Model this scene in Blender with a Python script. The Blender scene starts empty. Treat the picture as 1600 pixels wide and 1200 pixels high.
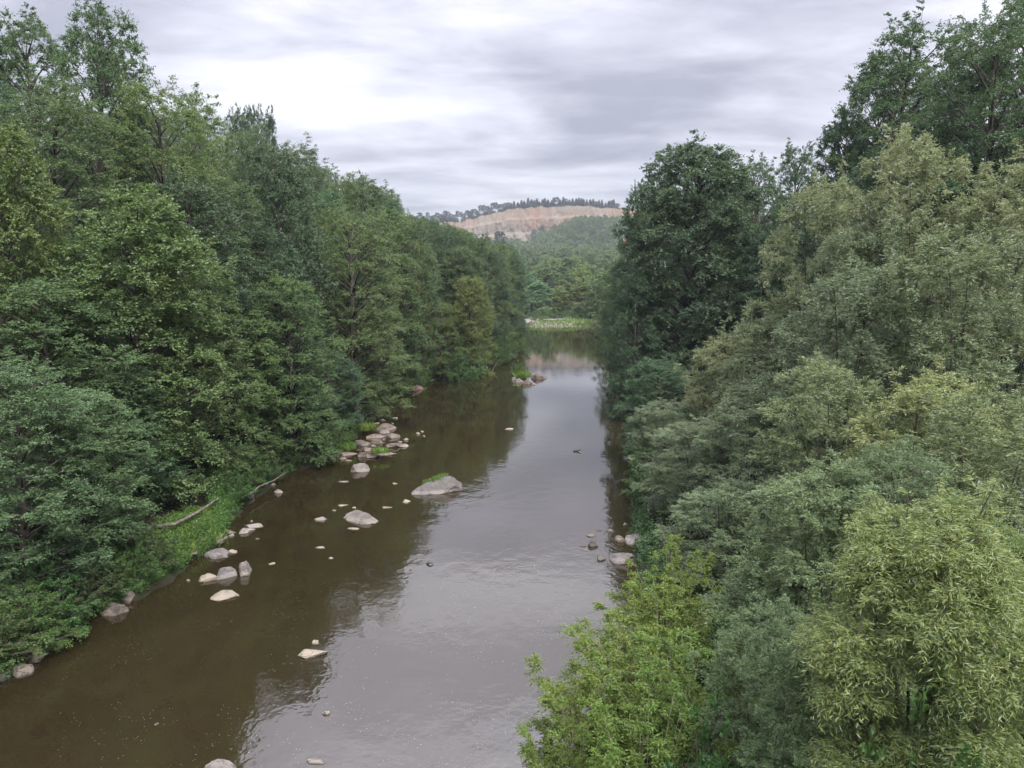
import bpy, bmesh, math, random
import numpy as np
from mathutils import Vector, noise, Matrix

scene = bpy.context.scene
COL = scene.collection
RNG = np.random.default_rng(7)
random.seed(7)

# ------------------------------------------------------------------ camera
F, CAMH, PITCH = 1204.0, 11.0, math.radians(7.75)
CP, SP = math.cos(PITCH), math.sin(PITCH)
cam_data = bpy.data.cameras.new("camera")
cam = bpy.data.objects.new("camera", cam_data)
COL.objects.link(cam)
cam.location = (0, 0, CAMH)
cam.rotation_euler = (math.radians(90) - PITCH, 0, 0)
cam_data.sensor_width = 36
cam_data.lens = F / 1600 * 36
cam_data.clip_start = 0.1
cam_data.clip_end = 6000
scene.camera = cam


def ray(px, py):
    u, r = (600 - py) / F, (px - 800) / F
    return r, CP + u * SP, -SP + u * CP


def at(px, py, z=0.0):
    """where the sight line of a photo pixel meets the level z"""
    r, dy, dz = ray(px, py)
    t = (z - CAMH) / dz
    return Vector((r * t, dy * t, z))


def at_d(px, py, D):
    r, dy, dz = ray(px, py)
    t = D / dy
    return Vector((r * t, D, CAMH + dz * t))


# ------------------------------------------------------------------ tags
def tag(o, label=None, cat=None, group=None, kind=None):
    if label: o['label'] = label
    if cat: o['category'] = cat
    if group: o['group'] = group
    if kind: o['kind'] = kind
    return o


def empty(name, loc, label=None, cat=None, group=None):
    o = bpy.data.objects.new(name, None)
    COL.objects.link(o)
    o.location = loc
    o.empty_display_size = 0.3
    return tag(o, label, cat, group)


def link(name, me, parent=None, mat=None):
    o = bpy.data.objects.new(name, me)
    COL.objects.link(o)
    if mat is not None and not me.materials:
        me.materials.append(mat)
    if parent is not None:
        o.parent = parent
    return o


def mesh_np(name, V, Q, smooth=False):
    """mesh from arrays: V (n,3), Q (m,k) faces of one size"""
    me = bpy.data.meshes.new(name)
    V = np.asarray(V, np.float32); Q = np.asarray(Q, np.int32)
    k = Q.shape[1]
    me.vertices.add(len(V)); me.vertices.foreach_set("co", V.ravel())
    me.loops.add(Q.size); me.loops.foreach_set("vertex_index", Q.ravel())
    me.polygons.add(len(Q))
    me.polygons.foreach_set("loop_start", np.arange(0, Q.size, k, dtype=np.int32))
    me.polygons.foreach_set("use_smooth", np.full(len(Q), smooth, dtype=bool))
    me.update(calc_edges=True)
    return me


# ------------------------------------------------------------------ materials
def newmat(name):
    m = bpy.data.materials.new(name)
    m.use_nodes = True
    nt = m.node_tree
    nt.nodes.clear()
    out = nt.nodes.new("ShaderNodeOutputMaterial")
    return m, nt, out


def N(nt, t, **kw):
    n = nt.nodes.new(t)
    for k, v in kw.items():
        if k in n.inputs: n.inputs[k].default_value = v
        else: setattr(n, k, v)
    return n


def L(nt, a, b): nt.links.new(a, b)


def mixc(nt, fac, a, b, blend='MIX'):
    n = nt.nodes.new("ShaderNodeMix"); n.data_type = 'RGBA'; n.blend_type = blend
    for sock, v in ((n.inputs[0], fac), (n.inputs[6], a), (n.inputs[7], b)):
        if hasattr(v, 'is_linked') or isinstance(v, bpy.types.NodeSocket): L(nt, v, sock)
        else: sock.default_value = v if not isinstance(v, tuple) else (*v, 1.0)[:4]
    return n.outputs[2]


def ramp(nt, fac, stops):
    n = nt.nodes.new("ShaderNodeValToRGB")
    e = n.color_ramp.elements
    while len(e) < len(stops): e.new(0.5)
    for i, (p, c) in enumerate(stops):
        e[i].position = p
        e[i].color = (c, c, c, 1) if not isinstance(c, tuple) else (*c, 1)
    L(nt, fac, n.inputs[0])
    return n.outputs[0]


def leaf_mat(name, c1, c2, back=None, trans=0.33, rough=0.42, spec=0.4, nscale=0.35):
    m, nt, out = newmat(name)
    geo = N(nt, "ShaderNodeNewGeometry"); oi = N(nt, "ShaderNodeObjectInfo")
    tc = N(nt, "ShaderNodeTexCoord")
    no = N(nt, "ShaderNodeTexNoise", Scale=nscale, Detail=2.0)
    L(nt, tc.outputs['Object'], no.inputs['Vector'])
    f = N(nt, "ShaderNodeMath", operation='MULTIPLY_ADD')
    L(nt, geo.outputs['Random Per Island'], f.inputs[0]); f.inputs[1].default_value = 0.55
    nf = N(nt, "ShaderNodeMapRange"); nf.inputs[1].default_value = .3; nf.inputs[2].default_value = .7
    nf.inputs[3].default_value = 0.0; nf.inputs[4].default_value = .45
    L(nt, no.outputs[0], nf.inputs[0]); L(nt, nf.outputs[0], f.inputs[2])
    col = mixc(nt, f.outputs[0], c1, c2)
    if back:
        col = mixc(nt, geo.outputs['Backfacing'], col, back)
    col = mixc(nt, 1.0, col, oi.outputs['Color'], 'MULTIPLY')
    b = N(nt, "ShaderNodeBsdfPrincipled", Roughness=rough)
    b.inputs['Specular IOR Level'].default_value = spec
    L(nt, col, b.inputs['Base Color'])
    t = N(nt, "ShaderNodeBsdfTranslucent")
    L(nt, mixc(nt, 1.0, col, (1.0, 1.05, .55), 'MULTIPLY'), t.inputs['Color'])
    ms = N(nt, "ShaderNodeMixShader"); ms.inputs[0].default_value = trans
    L(nt, b.outputs[0], ms.inputs[1]); L(nt, t.outputs[0], ms.inputs[2])
    L(nt, ms.outputs[0], out.inputs[0])
    return m


def bark_mat(name, c1, c2, scale=6):
    m, nt, out = newmat(name)
    tc = N(nt, "ShaderNodeTexCoord")
    mp = N(nt, "ShaderNodeMapping"); mp.inputs['Scale'].default_value = (1, 1, .25)
    L(nt, tc.outputs['Object'], mp.inputs[0])
    no = N(nt, "ShaderNodeTexNoise", Scale=scale, Detail=5.0, Roughness=.65)
    L(nt, mp.outputs[0], no.inputs['Vector'])
    b = N(nt, "ShaderNodeBsdfPrincipled", Roughness=.9)
    b.inputs['Specular IOR Level'].default_value = .15
    L(nt, mixc(nt, ramp(nt, no.outputs[0], [(.35, 0.), (.68, 1.)]), c1, c2), b.inputs['Base Color'])
    bp = N(nt, "ShaderNodeBump", Strength=.6, Distance=.03)
    L(nt, no.outputs[0], bp.inputs['Height']); L(nt, bp.outputs[0], b.inputs['Normal'])
    L(nt, b.outputs[0], out.inputs[0])
    return m


def rock_mat():
    m, nt, out = newmat("river_rock")
    oi = N(nt, "ShaderNodeObjectInfo"); geo = N(nt, "ShaderNodeNewGeometry")
    no = N(nt, "ShaderNodeTexNoise", Scale=2.3, Detail=6.0, Roughness=.62)
    n2 = N(nt, "ShaderNodeTexNoise", Scale=26.0, Detail=4.0, Roughness=.7)
    n3 = N(nt, "ShaderNodeTexNoise", Scale=1.1, Detail=3.0)
    for n in (no, n2, n3): L(nt, geo.outputs['Position'], n.inputs['Vector'])
    base = mixc(nt, ramp(nt, no.outputs[0], [(.32, 0.), (.68, 1.)]), (.55, .52, .50), (1.12, 1.06, 1.0))
    base = mixc(nt, ramp(nt, n2.outputs[0], [(.42, 0.), (.62, .8)]), base, (.62, .58, .55))
    base = mixc(nt, ramp(nt, n3.outputs[0], [(.56, 0.), (.66, .5)]), base, (.62, .66, .52))
    sx = N(nt, "ShaderNodeSeparateXYZ"); L(nt, geo.outputs['Position'], sx.inputs[0])
    wob = N(nt, "ShaderNodeMath", operation='MULTIPLY_ADD'); L(nt, no.outputs[0], wob.inputs[0])
    wob.inputs[1].default_value = -.28; L(nt, sx.outputs[2], wob.inputs[2])
    dried = ramp(nt, wob.outputs[0], [(.0, .75), (.05, 0.)])      # dried silt line near the water
    base = mixc(nt, dried, base, (1.2, 1.14, 1.03))
    wet = N(nt, "ShaderNodeMapRange"); wet.inputs[1].default_value = .012; wet.inputs[2].default_value = .035
    wet.inputs[3].default_value = .45; wet.inputs[4].default_value = 1.0
    L(nt, sx.outputs[2], wet.inputs[0])
    base = mixc(nt, 1.0, base, oi.outputs['Color'], 'MULTIPLY')
    base = mixc(nt, 1.0, base, wet.outputs[0], 'MULTIPLY')
    b = N(nt, "ShaderNodeBsdfPrincipled", Roughness=.85)
    b.inputs['Specular IOR Level'].default_value = .25
    vo = N(nt, "ShaderNodeTexVoronoi", Scale=1.6); vo.feature = 'DISTANCE_TO_EDGE'
    dv = N(nt, "ShaderNodeVectorMath", operation='MULTIPLY_ADD'); L(nt, no.outputs['Color'], dv.inputs[0])
    dv.inputs[1].default_value = (.8, .8, .8); L(nt, geo.outputs['Position'], dv.inputs[2]); L(nt, dv.outputs[0], vo.inputs['Vector'])
    crack = ramp(nt, vo.outputs['Distance'], [(.0, 1.), (.022, 0.)])
    base2 = mixc(nt, crack, base, (.03, .027, .024))
    L(nt, base2, b.inputs['Base Color'])
    bp = N(nt, "ShaderNodeBump", Strength=.9, Distance=.06)
    ad = N(nt, "ShaderNodeMath", operation='MULTIPLY_ADD'); L(nt, n2.outputs[0], ad.inputs[0])
    ad.inputs[1].default_value = .5; L(nt, no.outputs[0], ad.inputs[2])
    L(nt, ad.outputs[0], bp.inputs['Height']); L(nt, bp.outputs[0], b.inputs['Normal'])
    L(nt, b.outputs[0], out.inputs[0])
    return m


def ground_mat():
    m, nt, out = newmat("forest_soil")
    geo = N(nt, "ShaderNodeNewGeometry")
    no = N(nt, "ShaderNodeTexNoise", Scale=.5, Detail=6.0, Roughness=.65)
    n2 = N(nt, "ShaderNodeTexNoise", Scale=5.0, Detail=5.0, Roughness=.7)
    for n in (no, n2): L(nt, geo.outputs['Position'], n.inputs['Vector'])
    c = mixc(nt, ramp(nt, no.outputs[0], [(.4, 0.), (.6, 1.)]), (.022, .017, .012), (.016, .024, .010))
    c = mixc(nt, ramp(nt, n2.outputs[0], [(.45, 0.), (.7, .7)]), c, (.034, .028, .020))
    b = N(nt, "ShaderNodeBsdfPrincipled", Roughness=.95)
    b.inputs['Specular IOR Level'].default_value = .08
    L(nt, c, b.inputs['Base Color'])
    bp = N(nt, "ShaderNodeBump", Strength=.8, Distance=.12)
    L(nt, n2.outputs[0], bp.inputs['Height']); L(nt, bp.outputs[0], b.inputs['Normal'])
    L(nt, b.outputs[0], out.inputs[0])
    return m


def plain_mat(name, c, rough=.7, metal=0.0, nscale=8., var=.25):
    m, nt, out = newmat(name)
    geo = N(nt, "ShaderNodeNewGeometry")
    no = N(nt, "ShaderNodeTexNoise", Scale=nscale, Detail=4.0)
    L(nt, geo.outputs['Position'], no.inputs['Vector'])
    d = tuple(x * (1 - var) for x in c); e = tuple(x * (1 + var) for x in c)
    b = N(nt, "ShaderNodeBsdfPrincipled", Roughness=rough, Metallic=metal)
    L(nt, mixc(nt, ramp(nt, no.outputs[0], [(.3, 0.), (.7, 1.)]), d, e), b.inputs['Base Color'])
    L(nt, b.outputs[0], out.inputs[0])
    return m


def water_mat():
    m, nt, out = newmat("river_water")
    geo = N(nt, "ShaderNodeNewGeometry")
    pos = geo.outputs['Position']
    # silty brown body, a little lighter where the bed comes up
    n1 = N(nt, "ShaderNodeTexNoise", Scale=.16, Detail=4.0, Roughness=.55); L(nt, pos, n1.inputs['Vector'])
    col = mixc(nt, ramp(nt, n1.outputs[0], [(.38, 0.), (.66, 1.)]), WATER_C1, WATER_C2)
    b = N(nt, "ShaderNodeBsdfPrincipled", Roughness=.025, IOR=1.95)
    L(nt, col, b.inputs['Base Color'])
    mp = N(nt, "ShaderNodeMapping"); mp.inputs['Scale'].default_value = (1.0, .75, 1)
    L(nt, pos, mp.inputs[0])
    w1 = N(nt, "ShaderNodeTexNoise", Scale=1.5, Detail=3.0, Roughness=.5); L(nt, mp.outputs[0], w1.inputs['Vector'])
    w2 = N(nt, "ShaderNodeTexNoise", Scale=7.0, Detail=2.0, Roughness=.5); L(nt, mp.outputs[0], w2.inputs['Vector'])
    pa = N(nt, "ShaderNodeTexNoise", Scale=.09, Detail=3.0); L(nt, pos, pa.inputs['Vector'])
    patch = ramp(nt, pa.outputs[0], [(.35, .35), (.65, 1.)])
    # riffles round the grass-topped boulder
    bc = at(700, 775)
    ds = N(nt, "ShaderNodeVectorMath", operation='DISTANCE'); L(nt, pos, ds.inputs[0])
    ds.inputs[1].default_value = (bc.x, bc.y, 0)
    near = N(nt, "ShaderNodeMapRange"); near.inputs[1].default_value = 1.0; near.inputs[2].default_value = 3.2
    near.inputs[3].default_value = 2.2; near.inputs[4].default_value = 0.0
    L(nt, ds.outputs['Value'], near.inputs[0])
    amp = N(nt, "ShaderNodeMath", operation='ADD'); L(nt, patch, amp.inputs[0]); L(nt, near.outputs[0], amp.inputs[1])
    # calmer far pool
    sy = N(nt, "ShaderNodeSeparateXYZ"); L(nt, pos, sy.inputs[0])
    fall = N(nt, "ShaderNodeMapRange"); fall.inputs[1].default_value = 15; fall.inputs[2].default_value = 75
    fall.inputs[3].default_value = 1.0; fall.inputs[4].default_value = .3
    L(nt, sy.outputs[1], fall.inputs[0])
    am2 = N(nt, "ShaderNodeMath", operation='MULTIPLY'); L(nt, amp.outputs[0], am2.inputs[0]); L(nt, fall.outputs[0], am2.inputs[1])
    h1 = N(nt, "ShaderNodeMath", operation='MULTIPLY_ADD'); L(nt, w2.outputs[0], h1.inputs[0])
    h1.inputs[1].default_value = .22; L(nt, w1.outputs[0], h1.inputs[2])
    hh = N(nt, "ShaderNodeMath", operation='MULTIPLY'); L(nt, h1.outputs[0], hh.inputs[0]); L(nt, am2.outputs[0], hh.inputs[1])
    bp = N(nt, "ShaderNodeBump", Strength=1.0, Distance=WATER_BUMP)
    L(nt, hh.outputs[0], bp.inputs['Height']); L(nt, bp.outputs[0], b.inputs['Normal'])
    L(nt, b.outputs[0], out.inputs[0])
    return m


WATER_C1, WATER_C2, WATER_BUMP = (.0150, .0106, .0048), (.0200, .0148, .0070), .019

M = {
    'alder': leaf_mat("alder_leaf", (.062, .108, .050), (.122, .174, .078)),
    'robinia': leaf_mat("robinia_leaf", (.070, .118, .058), (.126, .176, .086)),
    'dense': leaf_mat("dark_leaf", (.054, .096, .057), (.102, .150, .078)),
    'ash': leaf_mat("ash_leaf", (.058, .098, .060), (.108, .150, .080)),
    'willow': leaf_mat("willow_leaf", (.106, .146, .074), (.196, .224, .114), back=(.226, .258, .18), trans=.25),
    'osier': leaf_mat("osier_leaf", (.110, .165, .042), (.215, .240, .070), back=(.20, .26, .13), trans=.28),
    'negundo': leaf_mat("negundo_leaf", (.090, .165, .032), (.185, .228, .052), trans=.35),
    'shrub': leaf_mat("shrub_leaf", (.048, .098, .036), (.092, .155, .052)),
    'grass': leaf_mat("grass_blade", (.070, .140, .032), (.140, .195, .060), trans=.3, nscale=.8),
    'conifer': leaf_mat("conifer_needles", (.026, .048, .028), (.048, .075, .038), trans=.1),
    'far': leaf_mat("far_leaf", (.066, .115, .054), (.175, .225, .095), nscale=.14),
    'bark': bark_mat("bark", (.035, .030, .025), (.095, .085, .072)),
    'twig': bark_mat("pale_twig", (.14, .12, .085), (.26, .24, .18), 12),
    'deadwood': bark_mat("weathered_wood", (.062, .052, .045), (.165, .145, .126), 9),
    'rock': rock_mat(),
    'soil': ground_mat(),
}
SKY_HOR, SKY_ZEN, SUN_E, HAZE, DENOISE, EXPO = 2.05, 24.0, 1.5, 0.00017, True, 1.9
# ------------------------------------------------------------------ sky, sun
SUN_EL, SUN_AZ = math.radians(52), math.radians(150)     # azimuth clockwise from +Y: behind, to the right
world = bpy.data.worlds.new("World"); scene.world = world
world.use_nodes = True
wt = world.node_tree; wt.nodes.clear()
wo = wt.nodes.new("ShaderNodeOutputWorld"); bg = wt.nodes.new("ShaderNodeBackground")
bg.inputs[1].default_value = .10
L(wt, bg.outputs[0], wo.inputs[0])
sky = wt.nodes.new("ShaderNodeTexSky"); sky.sky_type = 'NISHITA'; sky.sun_disc = False
sky.sun_elevation = SUN_EL; sky.sun_rotation = SUN_AZ
tcw = wt.nodes.new("ShaderNodeTexCoord"); sxw = wt.nodes.new("ShaderNodeSeparateXYZ")
L(wt, tcw.outputs['Generated'], sxw.inputs[0])


def wm(op, a, b=None, c=None):
    n = wt.nodes.new("ShaderNodeMath"); n.operation = op
    for i, v in enumerate((a, b, c)):
        if v is None: continue
        if isinstance(v, (int, float)): n.inputs[i].default_value = v
        else: L(wt, v, n.inputs[i])
    return n.outputs[0]


zc = wm('MAXIMUM', sxw.outputs[2], 0.0)
den = wm('ADD', zc, .10)
cx = wm('DIVIDE', sxw.outputs[0], den); cy = wm('DIVIDE', sxw.outputs[1], den)
cb = wt.nodes.new("ShaderNodeCombineXYZ"); L(wt, cx, cb.inputs[0]); L(wt, cy, cb.inputs[1])
cb.inputs[2].default_value = 3.7
nA = N(wt, "ShaderNodeTexNoise", Scale=.8, Detail=7.0, Roughness=.52, Distortion=.5)
mpw = wt.nodes.new("ShaderNodeMapping"); mpw.inputs['Scale'].default_value = (.85, 1.25, 1)
mpw.inputs['Location'].default_value = (1.3, 4.2, 0); mpw.inputs['Rotation'].default_value = (0, 0, .18)
L(wt, cb.outputs[0], mpw.inputs[0]); L(wt, mpw.outputs[0], nA.inputs['Vector'])
nB = N(wt, "ShaderNodeTexNoise", Scale=2.2, Detail=6.0, Roughness=.55, Distortion=.3)
L(wt, mpw.outputs[0], nB.inputs['Vector'])
cl = wm('MULTIPLY_ADD', nB.outputs[0], .6, wm('MULTIPLY_ADD', nA.outputs[0], 1.0, -.25))


def lobe(px, py, sharp, gain):
    """a brighter (thin) or darker (thick) stretch of the cloud deck in one direction"""
    d = Vector(ray(px, py)).normalized()
    vm = wt.nodes.new("ShaderNodeVectorMath"); vm.operation = 'DOT_PRODUCT'
    L(wt, tcw.outputs['Generated'], vm.inputs[0]); vm.inputs[1].default_value = d
    return wm('MULTIPLY', wm('POWER', wm('MAXIMUM', vm.outputs['Value'], 0.0), sharp), gain)


for args in ((440, 110, 110, .17), (960, 185, 160, -.09), (1180, 150, 120, -.06), (150, 0, 120, -.08), (900, 20, 70, .02),
             (760, 285, 150, .05), (1250, 190, 300, .05)):
    cl = wm('ADD', cl, lobe(*args))
grey = wt.nodes.new("ShaderNodeValToRGB")
e = grey.color_ramp.elements
e[0].position = .36; e[0].color = (.37, .365, .42, 1)
e[1].position = .80; e[1].color = (1.03, 1.01, 1.07, 1)
k = e.new(.50); k.color = (.545, .535, .60, 1)
k = e.new(.62); k.color = (.745, .73, .81, 1)
L(wt, cl, grey.inputs[0])
# an overcast dome is about three times brighter overhead than at the skyline
gain = wm('MULTIPLY_ADD', wm('POWER', zc, 2.2), SKY_ZEN, SKY_HOR)
gv = wt.nodes.new("ShaderNodeVectorMath"); gv.operation = 'SCALE'
L(wt, grey.outputs[0], gv.inputs[0]); L(wt, gain, gv.inputs[3])
mxw = mixc(wt, .93, sky.outputs[0], gv.outputs[0])
below = ramp(wt, sxw.outputs[2], [(.0, 0.), (.02, 1.)])
low = mixc(wt, below, (1.2, 1.3, 1.1), mxw)
L(wt, low, bg.inputs[0])

sd = bpy.data.lights.new("sun", 'SUN'); sd.energy = SUN_E; sd.angle = math.radians(25); sd.color = (1, .96, .9)
sun = bpy.data.objects.new("sun", sd); COL.objects.link(sun)
sv = Vector((math.sin(SUN_AZ) * math.cos(SUN_EL), math.cos(SUN_AZ) * math.cos(SUN_EL), math.sin(SUN_EL)))
sun.rotation_euler = sv.to_track_quat('Z', 'Y').to_euler()

# ------------------------------------------------------------------ land
LS = [(-300, 1200), (0, 1070), (66, 1018), (150, 965), (250, 912), (300, 876), (345, 850), (360, 812), (385, 782), (440, 744),
      (480, 727), (520, 714), (550, 690), (560, 660), (590, 632), (640, 612), (680, 592), (750, 577), (790, 568), (806, 556),
      (812, 530), (818, 516)]
RS = [(1030, 1200), (1010, 1000), (1000, 930), (1000, 870), (990, 830), (990, 770), (990, 716), (985, 680), (990, 620), (985, 590), (965, 550), (940, 514)]
lp = sorted(((at(*p).y, at(*p).x) for p in LS)); rp = sorted(((at(*p).y, at(*p).x) for p in RS))
LY, LX = np.array([p[0] for p in lp]), np.array([p[1] for p in lp])
RY, RX = np.array([p[0] for p in rp]), np.array([p[1] for p in rp])
BAR_Y = at(870, 511).y


def xl(y): return np.interp(y, LY, LX)
def xr(y): return np.interp(y, RY, RX)


QY = 1000.0
QP = [(400, 356), (600, 352), (720, 347), (760, 336), (800, 328), (830, 325), (900, 322), (955, 327), (1100, 330), (1300, 345), (1700, 380)]
QX = np.array([at_d(a, b, QY).x for a, b in QP]); QZ = np.array([at_d(a, b, QY).z for a, b in QP])


def ss(a, b, v):
    t = np.clip((v - a) / (b - a), 0, 1)
    return t * t * (3 - 2 * t)


def height(x, y):
    x = np.asarray(x, float); y = np.asarray(y, float)
    dl, dr = xl(y) - x, x - xr(y)
    inside = np.minimum(-dl, -dr)
    bed = -1.4 * ss(0, 4, inside) - .02
    hl = .10 + .45 * ss(0, .8, dl) + .16 * np.clip(dl, 0, 4) + .50 * np.clip(dl - 4, 0, None)
    capl = np.interp(y, [0, 60, 150, 260, 420], [24, 22, 14, 9, 8])
    hl = capl * (1 - np.exp(-hl / capl))
    hr = .10 + .40 * ss(0, .8, dr) + .10 * np.clip(dr, 0, 8) + .26 * np.clip(dr - 8, 0, None)
    hr = 16 * (1 - np.exp(-hr / 16))
    z = np.where(dl > 0, hl, np.where(dr > 0, hr, bed))
    # beyond the stony bar the river bends out of sight: valley floor, then the quarry slope
    up = np.interp(y, [BAR_Y, BAR_Y + 2.5, 185, 225, 985, 1004, 1100, 1800], [-1, .32, .55, 1.0, 46, 60, 66, 70])
    px = 800 + F * x / np.maximum(y, 1)
    up = up + 9 * ss(640, 905, y) * (1 - ss(940, 968, y)) + 20 * ss(838, 905, px) * ss(640, 905, y) * (1 - ss(940, 968, y))
    back = np.where(y > 1002, np.interp(x, QX, QZ) + .03 * (y - 1002) * (y < 1300), up)
    z = np.where(y > BAR_Y, np.maximum(z, back), z)
    z = np.where(y > 1002, back, z)
    return z


def grow(a, b, s, lo, hi, g=1.09):
    v = list(np.arange(a, b, s)); st = s
    while v[-1] < hi: st *= g; v.append(v[-1] + st)
    st = s; w = []
    q = a
    while q > lo: st *= g; q -= st; w.append(q)
    return np.array(w[::-1] + v)


def grid_mesh(name, xs, ys, zf):
    X, Y = np.meshgrid(xs, ys)
    Z = zf(X, Y)
    nx, ny = len(xs), len(ys)
    i = np.arange(nx - 1)[None, :] + nx * np.arange(ny - 1)[:, None]
    Q = np.stack([i, i + 1, i + 1 + nx, i + nx], -1).reshape(-1, 4)
    return mesh_np(name, np.stack([X, Y, Z], -1).reshape(-1, 3), Q, True)


def rough(X, Y):
    w = np.vectorize(lambda a, b: noise.fractal(Vector((a * .6, b * .6, 9)), .9, 2.0, 4))
    wob = np.zeros_like(X); nr = (np.abs(X) < 32) & (Y > 0) & (Y < 165)
    wob[nr] = w(X[nr], Y[nr]) * .55
    Z = height(X + wob * np.sign(X - 2), Y)
    f = np.vectorize(lambda a, b: noise.fractal(Vector((a * .35, b * .35, 0)), 1.0, 2.0, 3))
    near = (np.abs(X) < 60) & (Y < 210)
    dz = np.zeros_like(Z)
    dz[near] = f(X[near], Y[near]) * .16
    amp = np.where(Z > .05, 1, .3)
    return Z + dz * amp


gx = grow(-32, 32, .55, -1700, 1700); gy = grow(6, 172, .7, -70, 2600, 1.07)
gx = np.unique(np.concatenate([gx, np.linspace(-110, 240, 60)]))
gy = np.unique(np.concatenate([gy, [984, 988, 996, 1001, 1003, 1006, 1012, 1020]]))
ground = link("ground", grid_mesh("ground", gx, gy, rough), mat=M['soil'])
tag(ground, kind='structure')

# water sheet, held inside the valley
wx = np.linspace(-30, 45, 60); wy = np.linspace(-60, BAR_Y + 8, 120)
river = link("river", grid_mesh("river", wx, wy, lambda X, Y: X * 0), mat=water_mat())
tag(river, kind='structure')

# quarry cut into the hill: a benched, fractured face
def quarry():
    m, nt, out = newmat("quarry_stone")
    geo = N(nt, "ShaderNodeNewGeometry"); tc = N(nt, "ShaderNodeTexCoord")
    mp = N(nt, "ShaderNodeMapping"); mp.inputs['Scale'].default_value = (.16, .05, .06)
    L(nt, geo.outputs['Position'], mp.inputs[0])
    a = N(nt, "ShaderNodeTexNoise", Scale=1.0, Detail=7.0, Roughness=.7); L(nt, mp.outputs[0], a.inputs['Vector'])
    b_ = N(nt, "ShaderNodeTexNoise", Scale=.022, Detail=4.0, Roughness=.6); L(nt, geo.outputs['Position'], b_.inputs['Vector'])
    c_ = N(nt, "ShaderNodeTexNoise", Scale=.35, Detail=5.0, Roughness=.7); L(nt, geo.outputs['Position'], c_.inputs['Vector'])
    c = mixc(nt, ramp(nt, b_.outputs[0], [(.38, 0.), (.62, 1.)]), (.138, .076, .040), (.118, .098, .070))
    c = mixc(nt, ramp(nt, a.outputs[0], [(.46, 0.), (.68, .7)]), c, (.152, .130, .096))
    c = mixc(nt, ramp(nt, a.outputs[0], [(.33, .9), (.42, 0.)]), c, (.07, .048, .036))
    c = mixc(nt, ramp(nt, c_.outputs[0], [(.56, 0.), (.66, .7)]), c, (.07, .08, .045))
    sx = N(nt, "ShaderNodeSeparateXYZ"); L(nt, geo.outputs['Position'], sx.inputs[0])
    hz = N(nt, "ShaderNodeMapRange"); hz.inputs[1].default_value = 66; hz.inputs[2].default_value = 73
    hz.inputs[3].default_value = .75; hz.inputs[4].default_value = 0
    L(nt, sx.outputs[2], hz.inputs[0])
    c = mixc(nt, hz.outputs[0], c, (.142, .125, .098))
    bs = N(nt, "ShaderNodeBsdfPrincipled", Roughness=.9); L(nt, c, bs.inputs['Base Color'])
    L(nt, bs.outputs[0], out.inputs[0])
    xs = np.arange(-92, 262, 1.3); vs = np.linspace(0, 1, 42)
    X, Vv = np.meshgrid(xs, vs)
    top = np.interp(X, QX, QZ)
    # benches: steep pitches split by narrow shelves
    prof_v = [0, .10, .40, .46, .74, .79, 1.0]; prof_y = [-40, -29, -24, -19, -15, -11, -5]
    Yo = np.interp(Vv, prof_v, prof_y)
    f = np.vectorize(lambda x, z: noise.fractal(Vector((x * .10, z * .06, 1.5)), .8, 2.1, 6))
    rim = np.vectorize(lambda x: noise.fractal(Vector((x * .12, 7.7, 0)), .9, 2.0, 4))(X)
    Z = 44 + (top + .2 + 2.0 * rim - 44) * Vv
    Yq = QY + Yo + f(X, Z) * 5.0 * np.clip(1.15 - Vv, .25, 1)
    nx = len(xs)
    i = np.arange(nx - 1)[None, :] + nx * np.arange(len(vs) - 1)[:, None]
    Q = np.stack([i, i + 1, i + 1 + nx, i + nx], -1).reshape(-1, 4)
    o = link("quarry_slope", mesh_np("quarry_slope", np.stack([X, Yq, Z], -1).reshape(-1, 3), Q, False), mat=m)
    tag(o, kind='structure')


quarry()

# the stony bar across the head of the pool
def bar_z(X, Y):
    d = ((X - 9) / 13) ** 2 + ((Y - (BAR_Y + 14)) / 15) ** 2
    f = np.vectorize(lambda a, b: noise.fractal(Vector((a * .5, b * .5, 4)), 1.0, 2.0, 3))
    return -.35 + 1.25 * np.clip(1.25 - d, -.4, 1) + f(X, Y) * .16


bar = link("gravel_bar", grid_mesh("gravel_bar", np.linspace(-6, 24, 60), np.linspace(BAR_Y - 3, BAR_Y + 32, 60), bar_z),
           mat=plain_mat("gravel", (.15, .13, .118), .9, nscale=3.0, var=.45))
tag(bar, kind='structure')
# ------------------------------------------------------------------ plant building
UP = np.array([0, 0, 1.0])


def nrm(v): return v / np.maximum(np.linalg.norm(v, axis=-1, keepdims=True), 1e-6)


def leaf_quads(P, A, Nn, Ln, Wd, curl=.18):
    A = nrm(A); B = nrm(np.cross(A, Nn)); Nn = np.cross(B, A)
    Ln = np.asarray(Ln).reshape(-1, 1); Wd = np.asarray(Wd).reshape(-1, 1)
    mid = P + A * Ln * .45
    V = np.stack([P, mid + B * Wd * .5 + Nn * Wd * curl, P + A * Ln - Nn * Ln * .12, mid - B * Wd * .5 + Nn * Wd * curl], 1)
    return V.reshape(-1, 3)


def quads_mesh(name, V):
    return mesh_np(name, V, np.arange(len(V)).reshape(-1, 4))


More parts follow.
